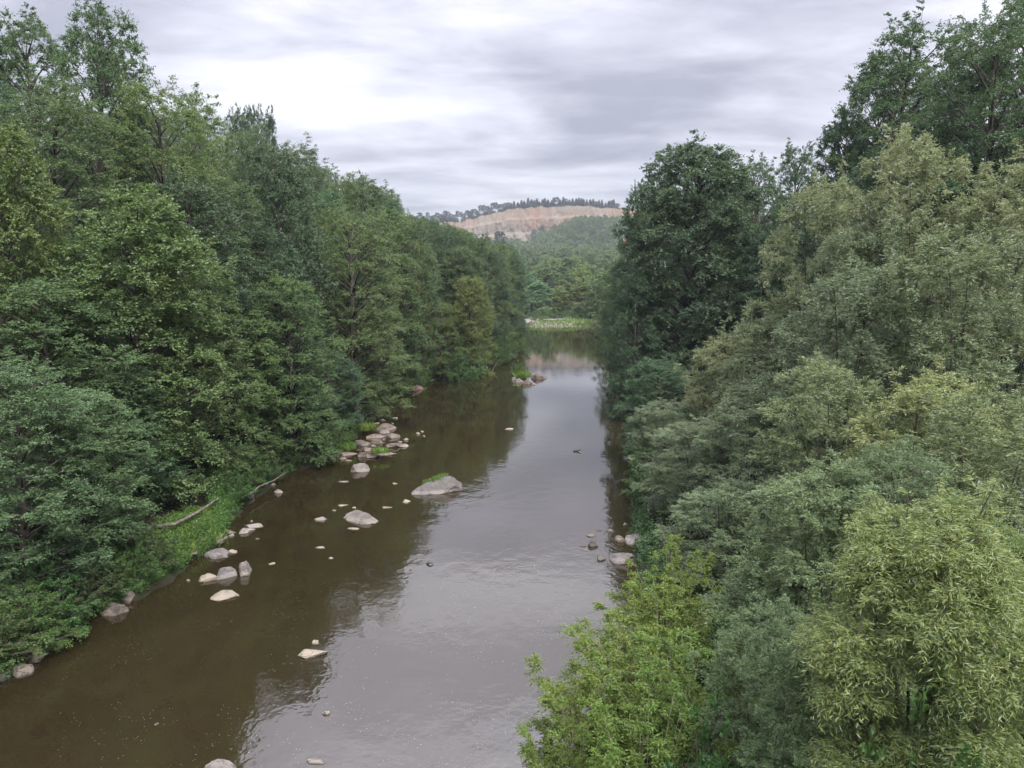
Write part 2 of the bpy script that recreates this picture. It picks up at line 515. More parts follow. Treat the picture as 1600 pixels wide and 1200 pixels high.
def tube(pts, radii, sides=5):
    pts = np.asarray(pts, float); n = len(pts)
    T = nrm(np.gradient(pts, axis=0))
    ref = np.where(np.abs(T[:, 2:3]) > .9, np.array([[1.0, 0, 0]]), np.array([[0, 0, 1.0]]))
    U = nrm(np.cross(T, ref)); Wv = np.cross(T, U)
    a = np.linspace(0, 2 * math.pi, sides, endpoint=False)
    V = pts[:, None] + (U[:, None] * np.cos(a)[None, :, None] + Wv[:, None] * np.sin(a)[None, :, None]) * np.asarray(radii).reshape(-1, 1, 1)
    i = np.arange(sides)[None, :] + sides * np.arange(n - 1)[:, None]
    j = (np.arange(sides) + 1) % sides
    j = j[None, :] + sides * np.arange(n - 1)[:, None]
    Q = np.stack([i, j, j + sides, i + sides], -1).reshape(-1, 4)
    return V.reshape(-1, 3), Q


class Wood:
    def __init__(s): s.V, s.Q, s.n = [], [], 0
    def add(s, pts, radii, sides=5):
        V, Q = tube(pts, radii, sides); s.V.append(V); s.Q.append(Q + s.n); s.n += len(V)
    def mesh(s, name): return mesh_np(name, np.concatenate(s.V), np.concatenate(s.Q), True)


def bez(a, b, c, n=7):
    t = np.linspace(0, 1, n)[:, None]
    return (1 - t) ** 2 * a + 2 * t * (1 - t) * b + t * t * c


def spray_leaves(C, D, S, K, J, rng, Ln, Wd, fan=.9, flat=.18, droop=.2, upn=.5, side=.8, hang=.2, keep=.88, scat=.6):
    """leafy sprays: each a fan of K twigs with J leaves along every twig"""
    m = len(C); D = nrm(D)
    sd = nrm(np.cross(D, UP) + 1e-4)
    a = rng.uniform(-fan, fan, (m, K, 1))
    T = D[:, None] * np.cos(a) + sd[:, None] * np.sin(a) + UP * rng.normal(0, flat, (m, K, 1))
    T = nrm(T)
    ln = S.reshape(m, 1, 1) * rng.uniform(.55, 1.08, (m, K, 1))
    t = ((np.arange(J)[None, None, :] + rng.uniform(0, 1, (m, K, J))) / J * .92 + .08)[..., None]
    P = C[:, None, None] + T[:, :, None] * ln[:, :, None] * t - UP * droop * ln[:, :, None] * t ** 2
    P = P + rng.normal(0, .035, P.shape) * S.reshape(m, 1, 1, 1)
    pr = nrm(np.cross(T, UP) + 1e-4)[:, :, None]
    sg = np.where(rng.random((m, K, J, 1)) < .5, -1.0, 1.0)
    A = T[:, :, None] * .75 + sg * pr * side + rng.normal(0, .28, P.shape) - UP * hang
    Nn = UP * upn + rng.normal(0, scat, P.shape)
    P, A, Nn = P.reshape(-1, 3), A.reshape(-1, 3), Nn.reshape(-1, 3)
    kp = rng.random(len(P)) < keep
    P, A, Nn = P[kp], A[kp], Nn[kp]
    s = rng.uniform(.65, 1.2, len(P))
    return leaf_quads(P, A, Nn, Ln * s, Wd * s)


PROFILES = {
    'round': ([0, .15, .4, .65, .85, .95, 1], [.7, .92, 1, .9, .72, .52, .3]),
    'dome': ([0, .15, .4, .65, .85, .95, 1], [.78, .95, 1, .95, .80, .62, .42]),
    'tall': ([0, .2, .45, .7, .88, 1], [.6, .92, 1, .8, .52, .2]),
    'bush': ([0, .25, .6, .85, 1], [.95, 1, .85, .55, .2]),
}


def broad(name, seed, H, R, base, nl, S, K, J, Ln, Wd, prof='round', rise=.6, dens=2.0, lean=0.0, stems=1, woodsize=1.0, **kw):
    """trunk, limbs, sub-branches, and leaf sprays on every sub-branch"""
    rng = np.random.default_rng(seed)
    w = Wood()
    bend = rng.normal(0, .05, 2) * H + np.array([lean, 0]) * H
    tz = np.linspace(0, .93, 9)
    trunk = np.stack([bend[0] * tz ** 2 + .015 * H * np.sin(tz * 5 + seed), bend[1] * tz ** 2, tz * H], 1)
    tr = (.021 * H * (1 - tz * .93) + .008) * woodsize
    if stems == 1: w.add(trunk, tr, 7)
    Cs, Ds, Ss = [], [], []
    for i in range(nl):
        t = min(1, max(0, (i + rng.uniform(0, 1)) / nl))
        az = i * 2.39996 + rng.uniform(-.4, .4)
        reach = R * np.interp(t, *PROFILES[prof]) * (rng.uniform(.62, 1.18))
        ze = H * (base + (1 - base) * t)
        if t > .93: reach *= .6
        zs = max(.12 * H * (stems == 1), min(ze - reach * rise * (.35 + .8 * t), .9 * H))
        o = np.array([math.cos(az), math.sin(az), 0])
        q = zs / H
        if stems > 1: st = np.array([rng.normal(0, .05) * R, rng.normal(0, .05) * R, 0.0])
        else: st = np.array([np.interp(q, tz, trunk[:, 0]), np.interp(q, tz, trunk[:, 1]), zs])
        cen = np.array([np.interp(min(t, .93), tz, trunk[:, 0]), np.interp(min(t, .93), tz, trunk[:, 1]), 0])
        en = cen + o * reach; en[2] = ze
        ctl = st + (en - st) * .5 + UP * (.10 * reach + .12 * (ze - zs)) + rng.normal(0, .06, 3) * reach
        lim = bez(st, ctl, en, 8)
        r0 = (.0065 * H + .012 * reach) * (.9 - .4 * t) * woodsize
        w.add(lim, np.linspace(r0, .012 * woodsize, 8), 5)
        ns = 3 + int(reach * dens)
        for s in np.linspace(.30, 1.0, ns):
            s = min(1, s + rng.uniform(-.05, .05))
            k = s * 7; k0 = int(min(6, k)); p = lim[k0] + (lim[k0 + 1] - lim[k0]) * (k - k0)
            tg = nrm(lim[min(7, k0 + 1)] - lim[k0])
            ang = rng.uniform(.35, 1.15) * rng.choice([-1, 1]) * (1 - .6 * (s > .93))
            d = np.array([tg[0] * math.cos(ang) - tg[1] * math.sin(ang), tg[0] * math.sin(ang) + tg[1] * math.cos(ang), 0])
            d = nrm(d + UP * (rng.normal(.02, .16) + .35 * max(0, t - .6)) + UP * tg[2] * .5)
            l = (reach * .36 * (1.2 - s) + .25 * S) * rng.uniform(.6, 1.25)
            e_ = p + d * l
            w.add(np.stack([p, (p + e_) / 2 + UP * .04 * l, e_]), np.array([.014, .010, .005]) * max(.6, H / 15), 3)
            for fr in (.35, .7, 1.0):
                if fr < .4 and rng.random() < .4: continue
                Cs.append(p + d * l * fr + rng.normal(0, .05, 3) * S); Ds.append(nrm(d + rng.normal(0, .25, 3) + np.array([0, 0, -.03])))
                Ss.append(S * rng.uniform(.7, 1.2))
    V = spray_leaves(np.array(Cs), np.array(Ds), np.array(Ss), K, J, rng, Ln, Wd, **kw)
    return w.mesh(name + "_trunk"), quads_mesh(name + "_crown", V)


def lumpy(name, seed, H, R, base, nlump, rl, spl, S, K, J, Ln, Wd, upb=.35, lz=.75, prof='round', stems=True, bough=.8, tips=0, low=-.25, rin=.45, **kw):
    """leaf masses (boughs) of uneven size round a crown outline, each a cushion of leafy sprays lit from above"""
    rng = np.random.default_rng(seed)
    w = Wood(); Cs, Ds, Ss = [], [], []
    cen = []
    bend = rng.normal(0, .03, 2) * H
    def axis(z): return np.array([bend[0] * (z / H) ** 2 + .012 * H * math.sin(5 * z / H + seed), bend[1] * (z / H) ** 2, z])
    if not stems:
        tz = np.linspace(0, .9, 9)
        w.add([axis(t * H) for t in tz], .019 * H * (1 - tz * .9) + .01, 7)
    for i in range(nlump):
        t = (i + rng.uniform(0, 1)) / nlump
        t = t ** .85
        r = rl * rng.uniform(.62, 1.3) * (1.0 - .25 * t)
        az = i * 2.39996 + rng.uniform(-.5, .5)
        reach = max(.12 * R, (R * np.interp(t, *PROFILES[prof]) * rng.uniform(.86, 1.1) - r * .75)) * (rng.uniform(rin, 1.0) ** .5)
        z = H * (base + (1 - base) * t) - r * lz * .6
        c = axis(max(z, .2)) + np.array([math.cos(az) * reach, math.sin(az) * reach, 0])
        cen.append((c, r))
        if stems:
            st = np.array([rng.normal(0, .06) * R, rng.normal(0, .06) * R, 0]); ctl = np.array([c[0] * .25, c[1] * .25, c[2] * .75])
            if i % 2 == 0: w.add(bez(st, ctl, c, 7), np.linspace(.004 * H + .012, .012, 7), 5)
        else:
            zs = max(.1 * H, z - reach * bough * (.5 + .7 * t)); st = axis(min(zs, .88 * H))
            ctl = st + (c - st) * .5 + UP * .12 * reach
            w.add(bez(st, ctl, c, 7), np.linspace(.0055 * H + .012 * reach, .02, 7) * (1 - .35 * t), 5)
    for c, r in cen:
        m = max(6, int(spl * (r / rl) ** 2))
        d = nrm(rng.normal(0, 1, (m, 3))); d[:, 2] = np.where(d[:, 2] < low, -d[:, 2] * .6, d[:, 2])
        out = c * np.array([1, 1, 0]); out = out / (np.linalg.norm(out) + .3)
        d = nrm(d + out * .35)
        P = c + d * np.array([1, 1, lz]) * r * rng.uniform(.35, .85, (m, 1))
        Cs.append(P); Ds.append(nrm(d * np.array([1, 1, .5]) + UP * upb * rng.random((m, 1)) + rng.normal(0, .18, d.shape))); Ss.append(S * rng.uniform(.7, 1.25, m))
        for q in range(0, m, 3):
            w.add(np.stack([c, (c + P[q]) / 2 + UP * .03, P[q] + d[q] * S * .4]), [.012, .008, .003], 3)
    for i in range(tips):          # leading shoots that break the outline
        c, r = cen[int(rng.integers(int(nlump * .55), nlump))]
        p = c + np.array([rng.normal(0, .5) * r, rng.normal(0, .5) * r, r * lz * .6]); h = rng.uniform(.5, 1.3) * S * 1.5
        e_ = p + np.array([rng.normal(0, .2) * h, rng.normal(0, .2) * h, h]); w.add([p, (p + e_) / 2, e_], [.012, .008, .003], 3)
        for f in (.0, .3, .55, .8):
            a = rng.uniform(0, 6.28)
            Cs.append((p + (e_ - p) * f)[None]); Ds.append(np.array([[math.cos(a), math.sin(a), .25 + .6 * f]])); Ss.append(np.array([S * (.95 - .4 * f)]))
    V = spray_leaves(np.concatenate(Cs), nrm(np.concatenate(Ds)), np.concatenate(Ss), K, J, rng, Ln, Wd, **kw)
    return w.mesh(name + "_trunk"), quads_mesh(name + "_crown", V)


def conifer(name, seed, H, R, base, tiers, pine=False, fine=False):
    rng = np.random.default_rng(seed); w = Wood()
    w.add([(0, 0, 0), (0, 0, H * .5), (0, 0, H)], [.014 * H, .010 * H, .01], 5)
    C, D, S = [], [], []
    for i in range(tiers):
        t = (i + rng.random() * .6) / tiers
        z = H * (base + (1 - base) * t)
        rr = R * ((1 - t) ** .8 + (.02 if fine else .06)) if not pine else R * (math.sin(math.pi * (.15 + .8 * t)) ** .7) * rng.uniform(.5, 1.1)
        nb = 7 if not pine else 5
        for k in range(nb):
            a = k * 2 * math.pi / nb + rng.uniform(0, 1.5)
            d = np.array([math.cos(a), math.sin(a), -.25 if not pine else .25])
            p = np.array([0, 0, z])
            w.add([p, p + d * rr * .8], [.02, .008], 3)
            for f in (.25, .6, .9) if not pine else (.65, .95):
                C.append(p + d * rr * f); D.append(d); S.append(rr * .45 + .15)
    V = spray_leaves(np.array(C), np.array(D), np.array(S), 7 if fine else 5, 12 if fine else 7, rng, .15 if fine else .034 * H + .12, .05 if fine else .02 * H + .06, fan=1.1, flat=.2 if not pine else .5)
    return w.mesh(name + "_trunk"), quads_mesh(name + "_crown", V)


# prototypes: kind -> list of (H0, R0, trunk mesh, crown mesh)
PROTO = {}


def proto(kind, matkey, H, R, makers):
    for tr, cr in makers:
        tr.materials.append(M['twig' if kind in ('negundo',) else 'bark']); cr.materials.append(M[matkey])
        PROTO.setdefault(kind, []).append((H, R, tr, cr))


BR = dict(stems=False, prof='dome')
proto('alder', 'alder', 14, 3.8, [lumpy(f"alder_{i}", 20 + i, 14, 3.8, .03, 62, 1.5, 32, .66, 6, 12, .105, .070, lz=.62, tips=18, flat=.25, **BR) for i in range(3)])
proto('robinia', 'robinia', 15, 4, [lumpy(f"robinia_{i}", 40 + i, 15, 4, .06, 60, 1.6, 28, .8, 6, 14, .105, .056, lz=.5, tips=12, flat=.18, droop=.28, **BR) for i in range(3)])
proto('maple', 'alder', 13, 3.6, [lumpy("maple_0", 61, 13, 3.6, .03, 66, 1.4, 33, .62, 6, 12, .112, .080, lz=.7, tips=40, flat=.3, **BR)])
proto('dense', 'dense', 14, 4, [lumpy(f"dense_{i}", 70 + i, 14, 4, .02, 64, 1.6, 32, .7, 6, 12, .115, .078, lz=.65, tips=10, flat=.25, **BR) for i in range(3)])
proto('ash', 'ash', 20, 6.4, [lumpy("ash_0", 83, 20, 6.4, .02, 125, 2.1, 34, .9, 6, 11, .19, .10, lz=.62, tips=24, flat=.3, droop=.35, rin=.3, **BR)])
proto('airy', 'alder', 18, 4.6, [lumpy(f"airy_{i}", 90 + i, 18, 4.6, .08, 84, 1.3, 27, .66, 6, 12, .115, .072, lz=.62, tips=30, prof='dome', rin=.3, flat=.28, stems=False) for i in range(2)])
proto('willow', 'willow', 11, 3, [lumpy(f"willow_{i}", 100 + i, 11, 3, .02, 40, 1.3, 56, .5, 5, 12, .13, .036, lz=.85, tips=24, prof='dome', flat=.4, droop=.3, fan=.8, upn=.45, scat=.65, hang=.2) for i in range(4)])
proto('osier', 'osier', 7, 1.5, [lumpy("osier_0", 121, 7, 1.5, .40, 30, .72, 150, .36, 6, 14, .088, .0118, lz=.9, tips=30, prof='dome', flat=.45, droop=.55, fan=.9, upn=.35, scat=.75, hang=.45)])
proto('negundo', 'negundo', 4.5, 1.8, [broad(f"negundo_{s}", 130 + s, 4.5, 1.8, .08, 34, .38, 6, 10, .088, .034, prof='bush', rise=.9, dens=5.2, stems=3, flat=.3, droop=.4, hang=.5, woodsize=.45) for s in range(2)])
proto('shrub', 'shrub', 2.6, 1.6, [broad(f"shrub_{s}", 140 + s, 2.6, 1.6, .06, 20, .36, 5, 8, .085, .055, prof='bush', rise=.8, dens=3.6, stems=3) for s in range(2)])
proto('hazel', 'shrub', 3, 1.6, [broad("hazel_0", 150, 3, 1.6, .06, 22, .34, 4, 6, .13, .095, prof='bush', rise=.8, dens=3.6, stems=3, hang=.35)])
proto('fartree', 'far', 12, 4, [lumpy(f"far_{s}", 160 + s, 12, 4, .02, 34, 1.7, 15, .9, 4, 7, .48, .36, lz=.7, fan=1., flat=.3, prof='dome', stems=False) for s in range(4)])
proto('pine', 'conifer', 15, 2.4, [conifer(f"pine_{s}", 170 + s, 15, 2.4, .5, 8, True) for s in range(2)])
proto('spruce', 'conifer', 16, 2.5, [conifer(f"spruce_{s}", 180 + s, 16, 2.5, .08, 17) for s in range(2)])


CATS = {'shrub': 'shrub', 'hazel': 'shrub', 'negundo': 'shrub', 'willow': 'tree', 'osier': 'shrub'}
NAMES = {'alder': 'alder_tree', 'robinia': 'robinia_tree', 'maple': 'maple_tree', 'dense': 'broadleaf_tree', 'ash': 'ash_tree', 'airy': 'broadleaf_tree',
         'willow': 'willow_tree', 'osier': 'willow_bush', 'negundo': 'maple_bush', 'shrub': 'shrub', 'hazel': 'hazel_bush', 'fartree': 'hillside_tree',
         'pine': 'pine_tree', 'spruce': 'spruce_tree'}
PLANTS = []


def plant(kind, x, y, top, R, tint, label, group=None, var=None, rot=None, z=None, cat=None, sink=.15):
    """put one plant on the ground at (x, y) with its tip at height top"""
    zg = float(height(x, y)) if z is None else z
    v = PROTO[kind][(len(PLANTS) if var is None else var) % len(PROTO[kind])]
    o = empty(NAMES[kind], (x, y, zg - sink), label, cat or CATS.get(kind, 'tree'), group)
    sz = max(.6, top - zg) / v[0]; sr = R / v[1]
    o.scale = (sr, sr, sz)
    o.rotation_euler = (0, 0, random.uniform(0, 6.283) if rot is None else rot)
    t = link("trunk", v[2], o); c = link("crown", v[3], o)
    c.color = (*tint, 1)
    PLANTS.append(o)
    return o


def plant_px(kind, px, D, top_py, R, tint, label, **kw):
    p = at_d(px, top_py, D)
    return plant(kind, p.x, D, p.z, R, tint, label, **kw)
# ------------------------------------------------------------------ left bank, the trees one can point at
T_MID, T_DARK, T_LIGHT, T_YEL, T_BLUE, T_GREY = (1, 1, 1), (.72, .78, .85), (1.25, 1.2, .95), (1.6, 1.25, .7), (.85, 1.0, 1.15), (1.15, 1.1, 1.05)
LEFT = [
 # kind, px, D, top_py, R, tint, label
 ('maple', 195, 34, 300, 4.0, (1.22, 1.2, 1.0), "broad light green maple with pointed leafy shoots, in front of the left hillside"),
 ('alder', 292, 38, 395, 3.3, (1.15, 1.15, .95), "fresh green alder leaning over the left bank beside the pointed maple"),
 ('alder', 368, 42, 480, 2.9, (1.2, 1.2, .98), "low bright alder whose leafy arm reaches over the water above the driftwood log"),
 ('alder', 70, 30, 430, 3.6, (.95, 1.0, .95), "thick alder filling the left frame edge below the pointed maple"),
 ('dense', 12, 23.4, 560, 2.6, (1.15, 1.2, 1.0), "dense tree drooping to the water at the lower left frame edge"),
 ('dense', 112, 26.6, 600, 2.6, (1.25, 1.28, 1.05), "lighter dense tree drooping over the shore left of the two bank boulders"),
 ('dense', 165, 32, 560, 2.9, (1.0, 1.08, 1.0), "dark rounded tree low on the left bank above the bright undergrowth"),
 ('maple', -25, 32, 195, 3.0, (1.25, 1.15, .85), "yellow-green tree cut off by the left frame edge halfway up the slope"),
 ('robinia', 240, 46, 135, 4.2, (1.2, 1.15, .85), "tall olive green robinia with its dark trunk showing, centre of the left slope"),
 ('airy', 45, 48, 28, 3.6, (.9, .98, .95), "tall tree with a loose flat top at the upper left corner"),
 ('airy', 135, 46, 10, 3.4, (.85, .95, .92), "tallest tree on the left skyline with a pointed narrow top"),
 ('airy', 178, 50, 78, 2.6, (.8, .92, .95), "slim tree right of the tallest left tree, twigs against the sky"),
 ('robinia', 60, 40, 140, 4.4, (1.0, 1.0, .9), "wide layered robinia below the tallest tree on the left"),
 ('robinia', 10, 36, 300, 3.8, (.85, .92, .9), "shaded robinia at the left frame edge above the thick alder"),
 ('robinia', 300, 54, 150, 3.6, (1.05, 1.05, .85), "rounded robinia on the left skyline right of the olive robinia"),
 ('robinia', 335, 47, 270, 3.6, (1.0, 1.0, .9), "layered green robinia behind the leaning alder, mid slope"),
 ('dense', 405, 48, 350, 3.4, (.9, .95, .95), "deep green tree behind the low bright alder"),
 ('alder', 455, 45, 430, 3.0, (1.05, 1.1, .95), "tiered green alder left of the rock pile"),
 ('dense', 450, 46, 580, 2.3, (.85, .95, 1.0), "dark drooping tree at the waterline left of the rock pile"),
 ('dense', 512, 52, 550, 2.6, (.95, 1.05, 1.1), "bluish rounded tree leaning out just behind the rock pile"),
 ('dense', 370, 80, 168, 1.9, (.62, .72, .72), "leftmost of three dark narrow treetops on the left skyline"),
 ('dense', 391, 82, 166, 1.7, (.58, .68, .68), "middle of three dark narrow treetops on the left skyline"),
 ('dense', 413, 84, 176, 2.0, (.62, .72, .72), "rightmost of three dark narrow treetops on the left skyline"),
 ('robinia', 505, 60, 400, 2.5, (1.35, 1.3, .85), "light yellow-green tree top standing out in mid left slope"),
 ('alder', 738, 88, 430, 3.0, (1.5, 1.2, .8), "brownish yellow tree by the water at the bend of the left bank"),
 ('alder', 690, 84, 470, 2.5, (1.25, 1.05, .8), "olive brown tree next to the brownish yellow tree at the bend"),
 ('alder', 640, 82, 375, 2.0, (1.45, 1.05, .7), "small tree with rusty orange leaves high in the left forest"),
 ('shrub', 712, 84, 528, 2.4, (.95, 1.1, 1.1), "bluish green round bush overhanging the water at the bend"),
]
for k, px, D, tp, R, tint, lab in LEFT:
    plant_px(k, px, D, tp, R, tuple(q * 1.1 for q in tint), lab)

# the rest of the left forest: rows going up the slope, tops held under the skyline of the photo
SKX = [-200, 0, 60, 125, 190, 205, 260, 330, 370, 420, 440, 500, 530, 580, 605, 618, 645, 700, 740, 800, 830, 845, 870]
SKY_ = [0, 30, 25, 8, 90, 128, 135, 160, 178, 197, 215, 228, 224, 268, 300, 322, 335, 346, 362, 384, 425, 455, 480]
ANCH_L = [(40, "over the driftwood log"), (52, "behind the rock pile"), (62, "beyond the rock pile"),
          (74, "over the red earth bank"), (88, "at the bend"), (112, "past the bend"), (140, "along the far pool"), (999, "by the stony bar")]
ROWN = ["at the waterline", "in the second row", "in the third row", "high on the slope", "on the ridge"]
forest = []
rr = random.Random(11)
for row, sb in enumerate((.6, 5.5, 11, 17.5, 25)):
    y = 41.0 + rr.uniform(0, 3) + row
    while y < 160:
        x = float(xl(y)) - sb - 2.2 * float(ss(74, 88, y)) + rr.uniform(-1.3, 1.0)
        px = 800 + F * x / (y * 1.0)
        env = np.interp(px, SKX, SKY_)
        zt_max = at_d(px, env + rr.uniform(2, 11), y).z
        zg = float(height(x, y))
        want = zg + ((rr.uniform(16, 20) if y < 78 else rr.uniform(14, 17)) if row == 0 else rr.uniform(15, 20))
        top = min(want, zt_max)
        if px > -60 and top - zg > (4.5 if row == 0 else 7) and not any(math.hypot(o.location.x - x, o.location.y - y) < 2.6 for o in PLANTS):
            kind = rr.choice(['alder', 'alder', 'dense', 'robinia', 'dense'] if row < 2 else ['robinia', 'robinia', 'alder', 'dense', 'alder'])
            R = min(rr.uniform(3.1, 4.6), .36 * (top - zg) + .8)
            b = rr.uniform(.9, 1.2)
            hue = rr.choice(['mid', 'mid', 'dark', 'blue', 'yel', 'light'])
            tint = {'mid': (1, 1, 1), 'dark': (.78, .84, .88), 'blue': (.85, 1, 1.12), 'yel': (1.14, 1.08, .86), 'light': (1.15, 1.15, .98)}[hue]
            tint = tuple(c * b for c in tint)
            word = {'mid': "green", 'dark': "dark green", 'blue': "bluish green", 'yel': "yellowish green", 'light': "light green"}[hue]
            form = {'alder': "alder", 'dense': "dense tree", 'robinia': "feathery robinia", 'airy': "loose-crowned tree"}[kind]
            anc = next(a for lim, a in ANCH_L if y < lim)
            o = plant(kind, x, y, top, R, tint, None)
            forest.append((o, f"{word} {form}", ROWN[row], anc, px))
        y += (4.6 + .018 * y) * (1.0 if row < 3 else 1.25) * rr.uniform(.8, 1.25)


def settle_labels(items, group):
    """unique wording: kind + row + landmark, then an ordinal among look-alikes"""
    from collections import defaultdict
    d = defaultdict(list)
    for it in items: d[(it[1], it[2], it[3])].append(it)
    ORD = ["left", "second from left", "third from left", "fourth from left", "fifth from left", "sixth from left", "seventh from left", "eighth from left", "ninth from left", "tenth from left"]
    for key, its in d.items():
        its.sort(key=lambda i: i[4])
        for n, it in enumerate(its):
            lab = f"{key[0]} {key[1]} {key[2]}".strip()
            if len(its) > 1:
                w = "leftmost" if n == 0 else "rightmost" if n == len(its) - 1 else ORD[min(n, 9)]
                lab += f", {w} of {len(its)}"
            tag(it[0], lab, group=group)


settle_labels(forest, "trees of the left bank forest")

# ------------------------------------------------------------------ right bank
RIGHT = [
 ('ash', 1085, 62, 226, 6.0, (1.05, 1.1, 1.1), "huge dark ash overhanging the river, centre right"),
 ('dense', 1000, 66, 292, 2.6, (.85, .95, .95), "narrow dark tree on the left flank of the huge ash"),
 ('dense', 992, 60, 420, 2.4, (.85, .95, .92), "low dark tree hanging over the water left of the huge ash"),
 ('airy', 1190, 74, 250, 3.4, (.9, 1, 1), "thin-topped tree just right of the huge ash"),
 ('airy', 1245, 76, 230, 3.2, (.8, .92, .98), "spiky tree on the right skyline between ash and tallest tree"),
 ('airy', 1400, 52, 46, 4.9, (.85, .95, .95), "tall open-crowned tree with sky showing through, upper right"),
 ('dense', 1330, 54, 185, 3.2, (.8, .92, .95), "dark tree below the tall open-crowned tree, left side"),
 ('dense', 1470, 56, 118, 3.4, (.8, .92, .95), "dark filler tree between the two tallest right trees"),
 ('robinia', 1575, 43, 8, 4.6, (.85, .95, .9), "tall layered tree cut by the upper right frame edge"),
 ('airy', 1625, 46, 0, 4.0, (.85, .95, .9), "tree half outside the frame at the upper right corner"),
 ('dense', 975, 96, 400, 2.8, (.95, 1.0, .95), "dark tree on the right side of the far pool, nearer one"),
 ('alder', 962, 122, 420, 3.2, (.95, 1.0, .9), "green tree on the right shore of the far pool, farther one"),
 ('shrub', 948, 148, 478, 2.4, (1.1, 1.15, .9), "bush on the right shore where the far pool ends"),
 ('shrub', 958, 132, 490, 2.4, (1.0, 1.1, .9), "bush at the foot of the far green tree, right shore"),
 ('shrub', 968, 110, 505, 2.2, (.9, 1.0, .9), "bush between the two trees on the right of the far pool"),
 ('dense', 1538, 49, 62, 3.4, (.85, .95, .95), "dark tree filling the gap left of the tall layered tree"),
 ('dense', 1378, 57, 105, 3.2, (.85, .95, .95), "dark tree close behind the tall open-crowned tree"),
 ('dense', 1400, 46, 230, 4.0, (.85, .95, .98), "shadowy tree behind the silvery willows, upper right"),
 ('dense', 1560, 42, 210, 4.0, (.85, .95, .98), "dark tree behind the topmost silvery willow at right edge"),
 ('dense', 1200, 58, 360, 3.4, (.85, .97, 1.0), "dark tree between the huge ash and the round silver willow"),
 ('willow', 1275, 35, 276, 2.7, (1.2, 1.18, 1.1), "round silver-green willow right of the huge ash"),
 ('willow', 1445, 31, 203, 3.0, (1.2, 1.16, 1.05), "topmost silvery willow under the tall open-crowned tree"),
 ('willow', 1585, 28, 235, 3.0, (1.15, 1.12, 1.0), "silvery willow at the right frame edge, upper half"),
 ('willow', 1350, 31, 330, 2.6, (.9, .97, .95), "greyish willow between the round and the topmost willow"),
 ('willow', 1330, 27, 408, 2.9, (.85, .95, .95), "wide grey-green willow below the round silver willow"),
 ('willow', 1520, 24, 352, 3.0, (.92, .98, .9), "tall willow with visible twigs beside the right frame edge"),
 ('willow', 1130, 40, 520, 2.6, (1.25, 1.18, 1.05), "pale willow in front of the foot of the huge ash"),
 ('willow', 1215, 35, 485, 2.6, (.95, 1, .95), "pale green willow under the round silver willow"),
 ('dense', 1030, 45, 560, 2.4, (1.0, 1.12, 1.05), "dark green bushy tree at the waterline under the huge ash"),
 ('willow', 1045, 39, 625, 2.2, (.84, .92, .88), "small blue-grey willow over the dark bank boulder"),
 ('willow', 1090, 32, 650, 2.3, (.84, .92, .88), "blue-grey willow bush right of the bank boulder"),
 ('willow', 1180, 29, 600, 2.4, (.82, .92, .9), "grey-green willow behind the blue-grey willow bush"),
 ('willow', 1430, 21, 575, 2.5, (1.25, 1.22, .9), "yellow-tipped willow in the middle of the right slope"),
 ('willow', 1310, 23, 560, 2.3, (.98, 1.02, .85), "olive willow left of the yellow-tipped willow"),
 ('willow', 1575, 17, 610, 2.3, (.95, 1.0, .82), "willow at the right edge above the foreground osier"),
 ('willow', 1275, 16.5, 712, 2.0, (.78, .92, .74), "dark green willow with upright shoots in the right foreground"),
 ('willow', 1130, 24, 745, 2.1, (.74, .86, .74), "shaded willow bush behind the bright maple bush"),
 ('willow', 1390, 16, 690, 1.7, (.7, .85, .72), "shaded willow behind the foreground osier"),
 ('osier', 1460, 10.4, 775, 1.55, (1.0, 1.0, 1.0), "yellow-green osier with long narrow leaves, nearest at right"),
 ('osier', 1620, 11.0, 840, 1.2, (.8, .9, .8), "green osier half cut by the right frame edge"),
 ('negundo', 1048, 20.5, 832, 1.5, (1.05, 1.0, .9), "bright green bush leaning over the right bank boulders"),
 ('negundo', 1040, 18, 900, 1.9, (1.05, 1.0, .9), "bright green bush with reddish tips behind the foreground bush"),
 ('negundo', 965, 16.2, 950, 1.8, (1.05, 1.0, .95), "bright yellow-green bush reaching over the water, lower right"),
 ('negundo', 1070, 15, 970, 1.9, (.85, .92, .9), "green maple bush with pale twigs in the right foreground"),
 ('negundo', 910, 14.6, 1080, 1.25, (1.0, 1.0, .95), "lowest bright green bush at the bottom edge of the frame"),
 ('negundo', 1010, 13.2, 1060, 1.6, (.9, .98, .9), "leafy bright bush at the bottom edge right of the lowest bush"),
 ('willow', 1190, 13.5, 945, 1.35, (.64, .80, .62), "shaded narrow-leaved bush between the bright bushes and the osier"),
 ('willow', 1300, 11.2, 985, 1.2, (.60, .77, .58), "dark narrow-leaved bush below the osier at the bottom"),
 ('hazel', 1450, 9.3, 1075, 1.0, (.9, .95, .8), "broad-leaved bush under the osier at the bottom right"),
 ('hazel', 1580, 9.4, 1050, 1.1, (.8, .9, .8), "broad-leaved bush in the bottom right corner"),
 ('hazel', 1120, 12.0, 1110, .9, (.75, .9, .8), "low leafy bush at the bottom, right of the bright bushes"),
]
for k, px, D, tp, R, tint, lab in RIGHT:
    plant_px(k, px, D, tp, R, tint, lab)

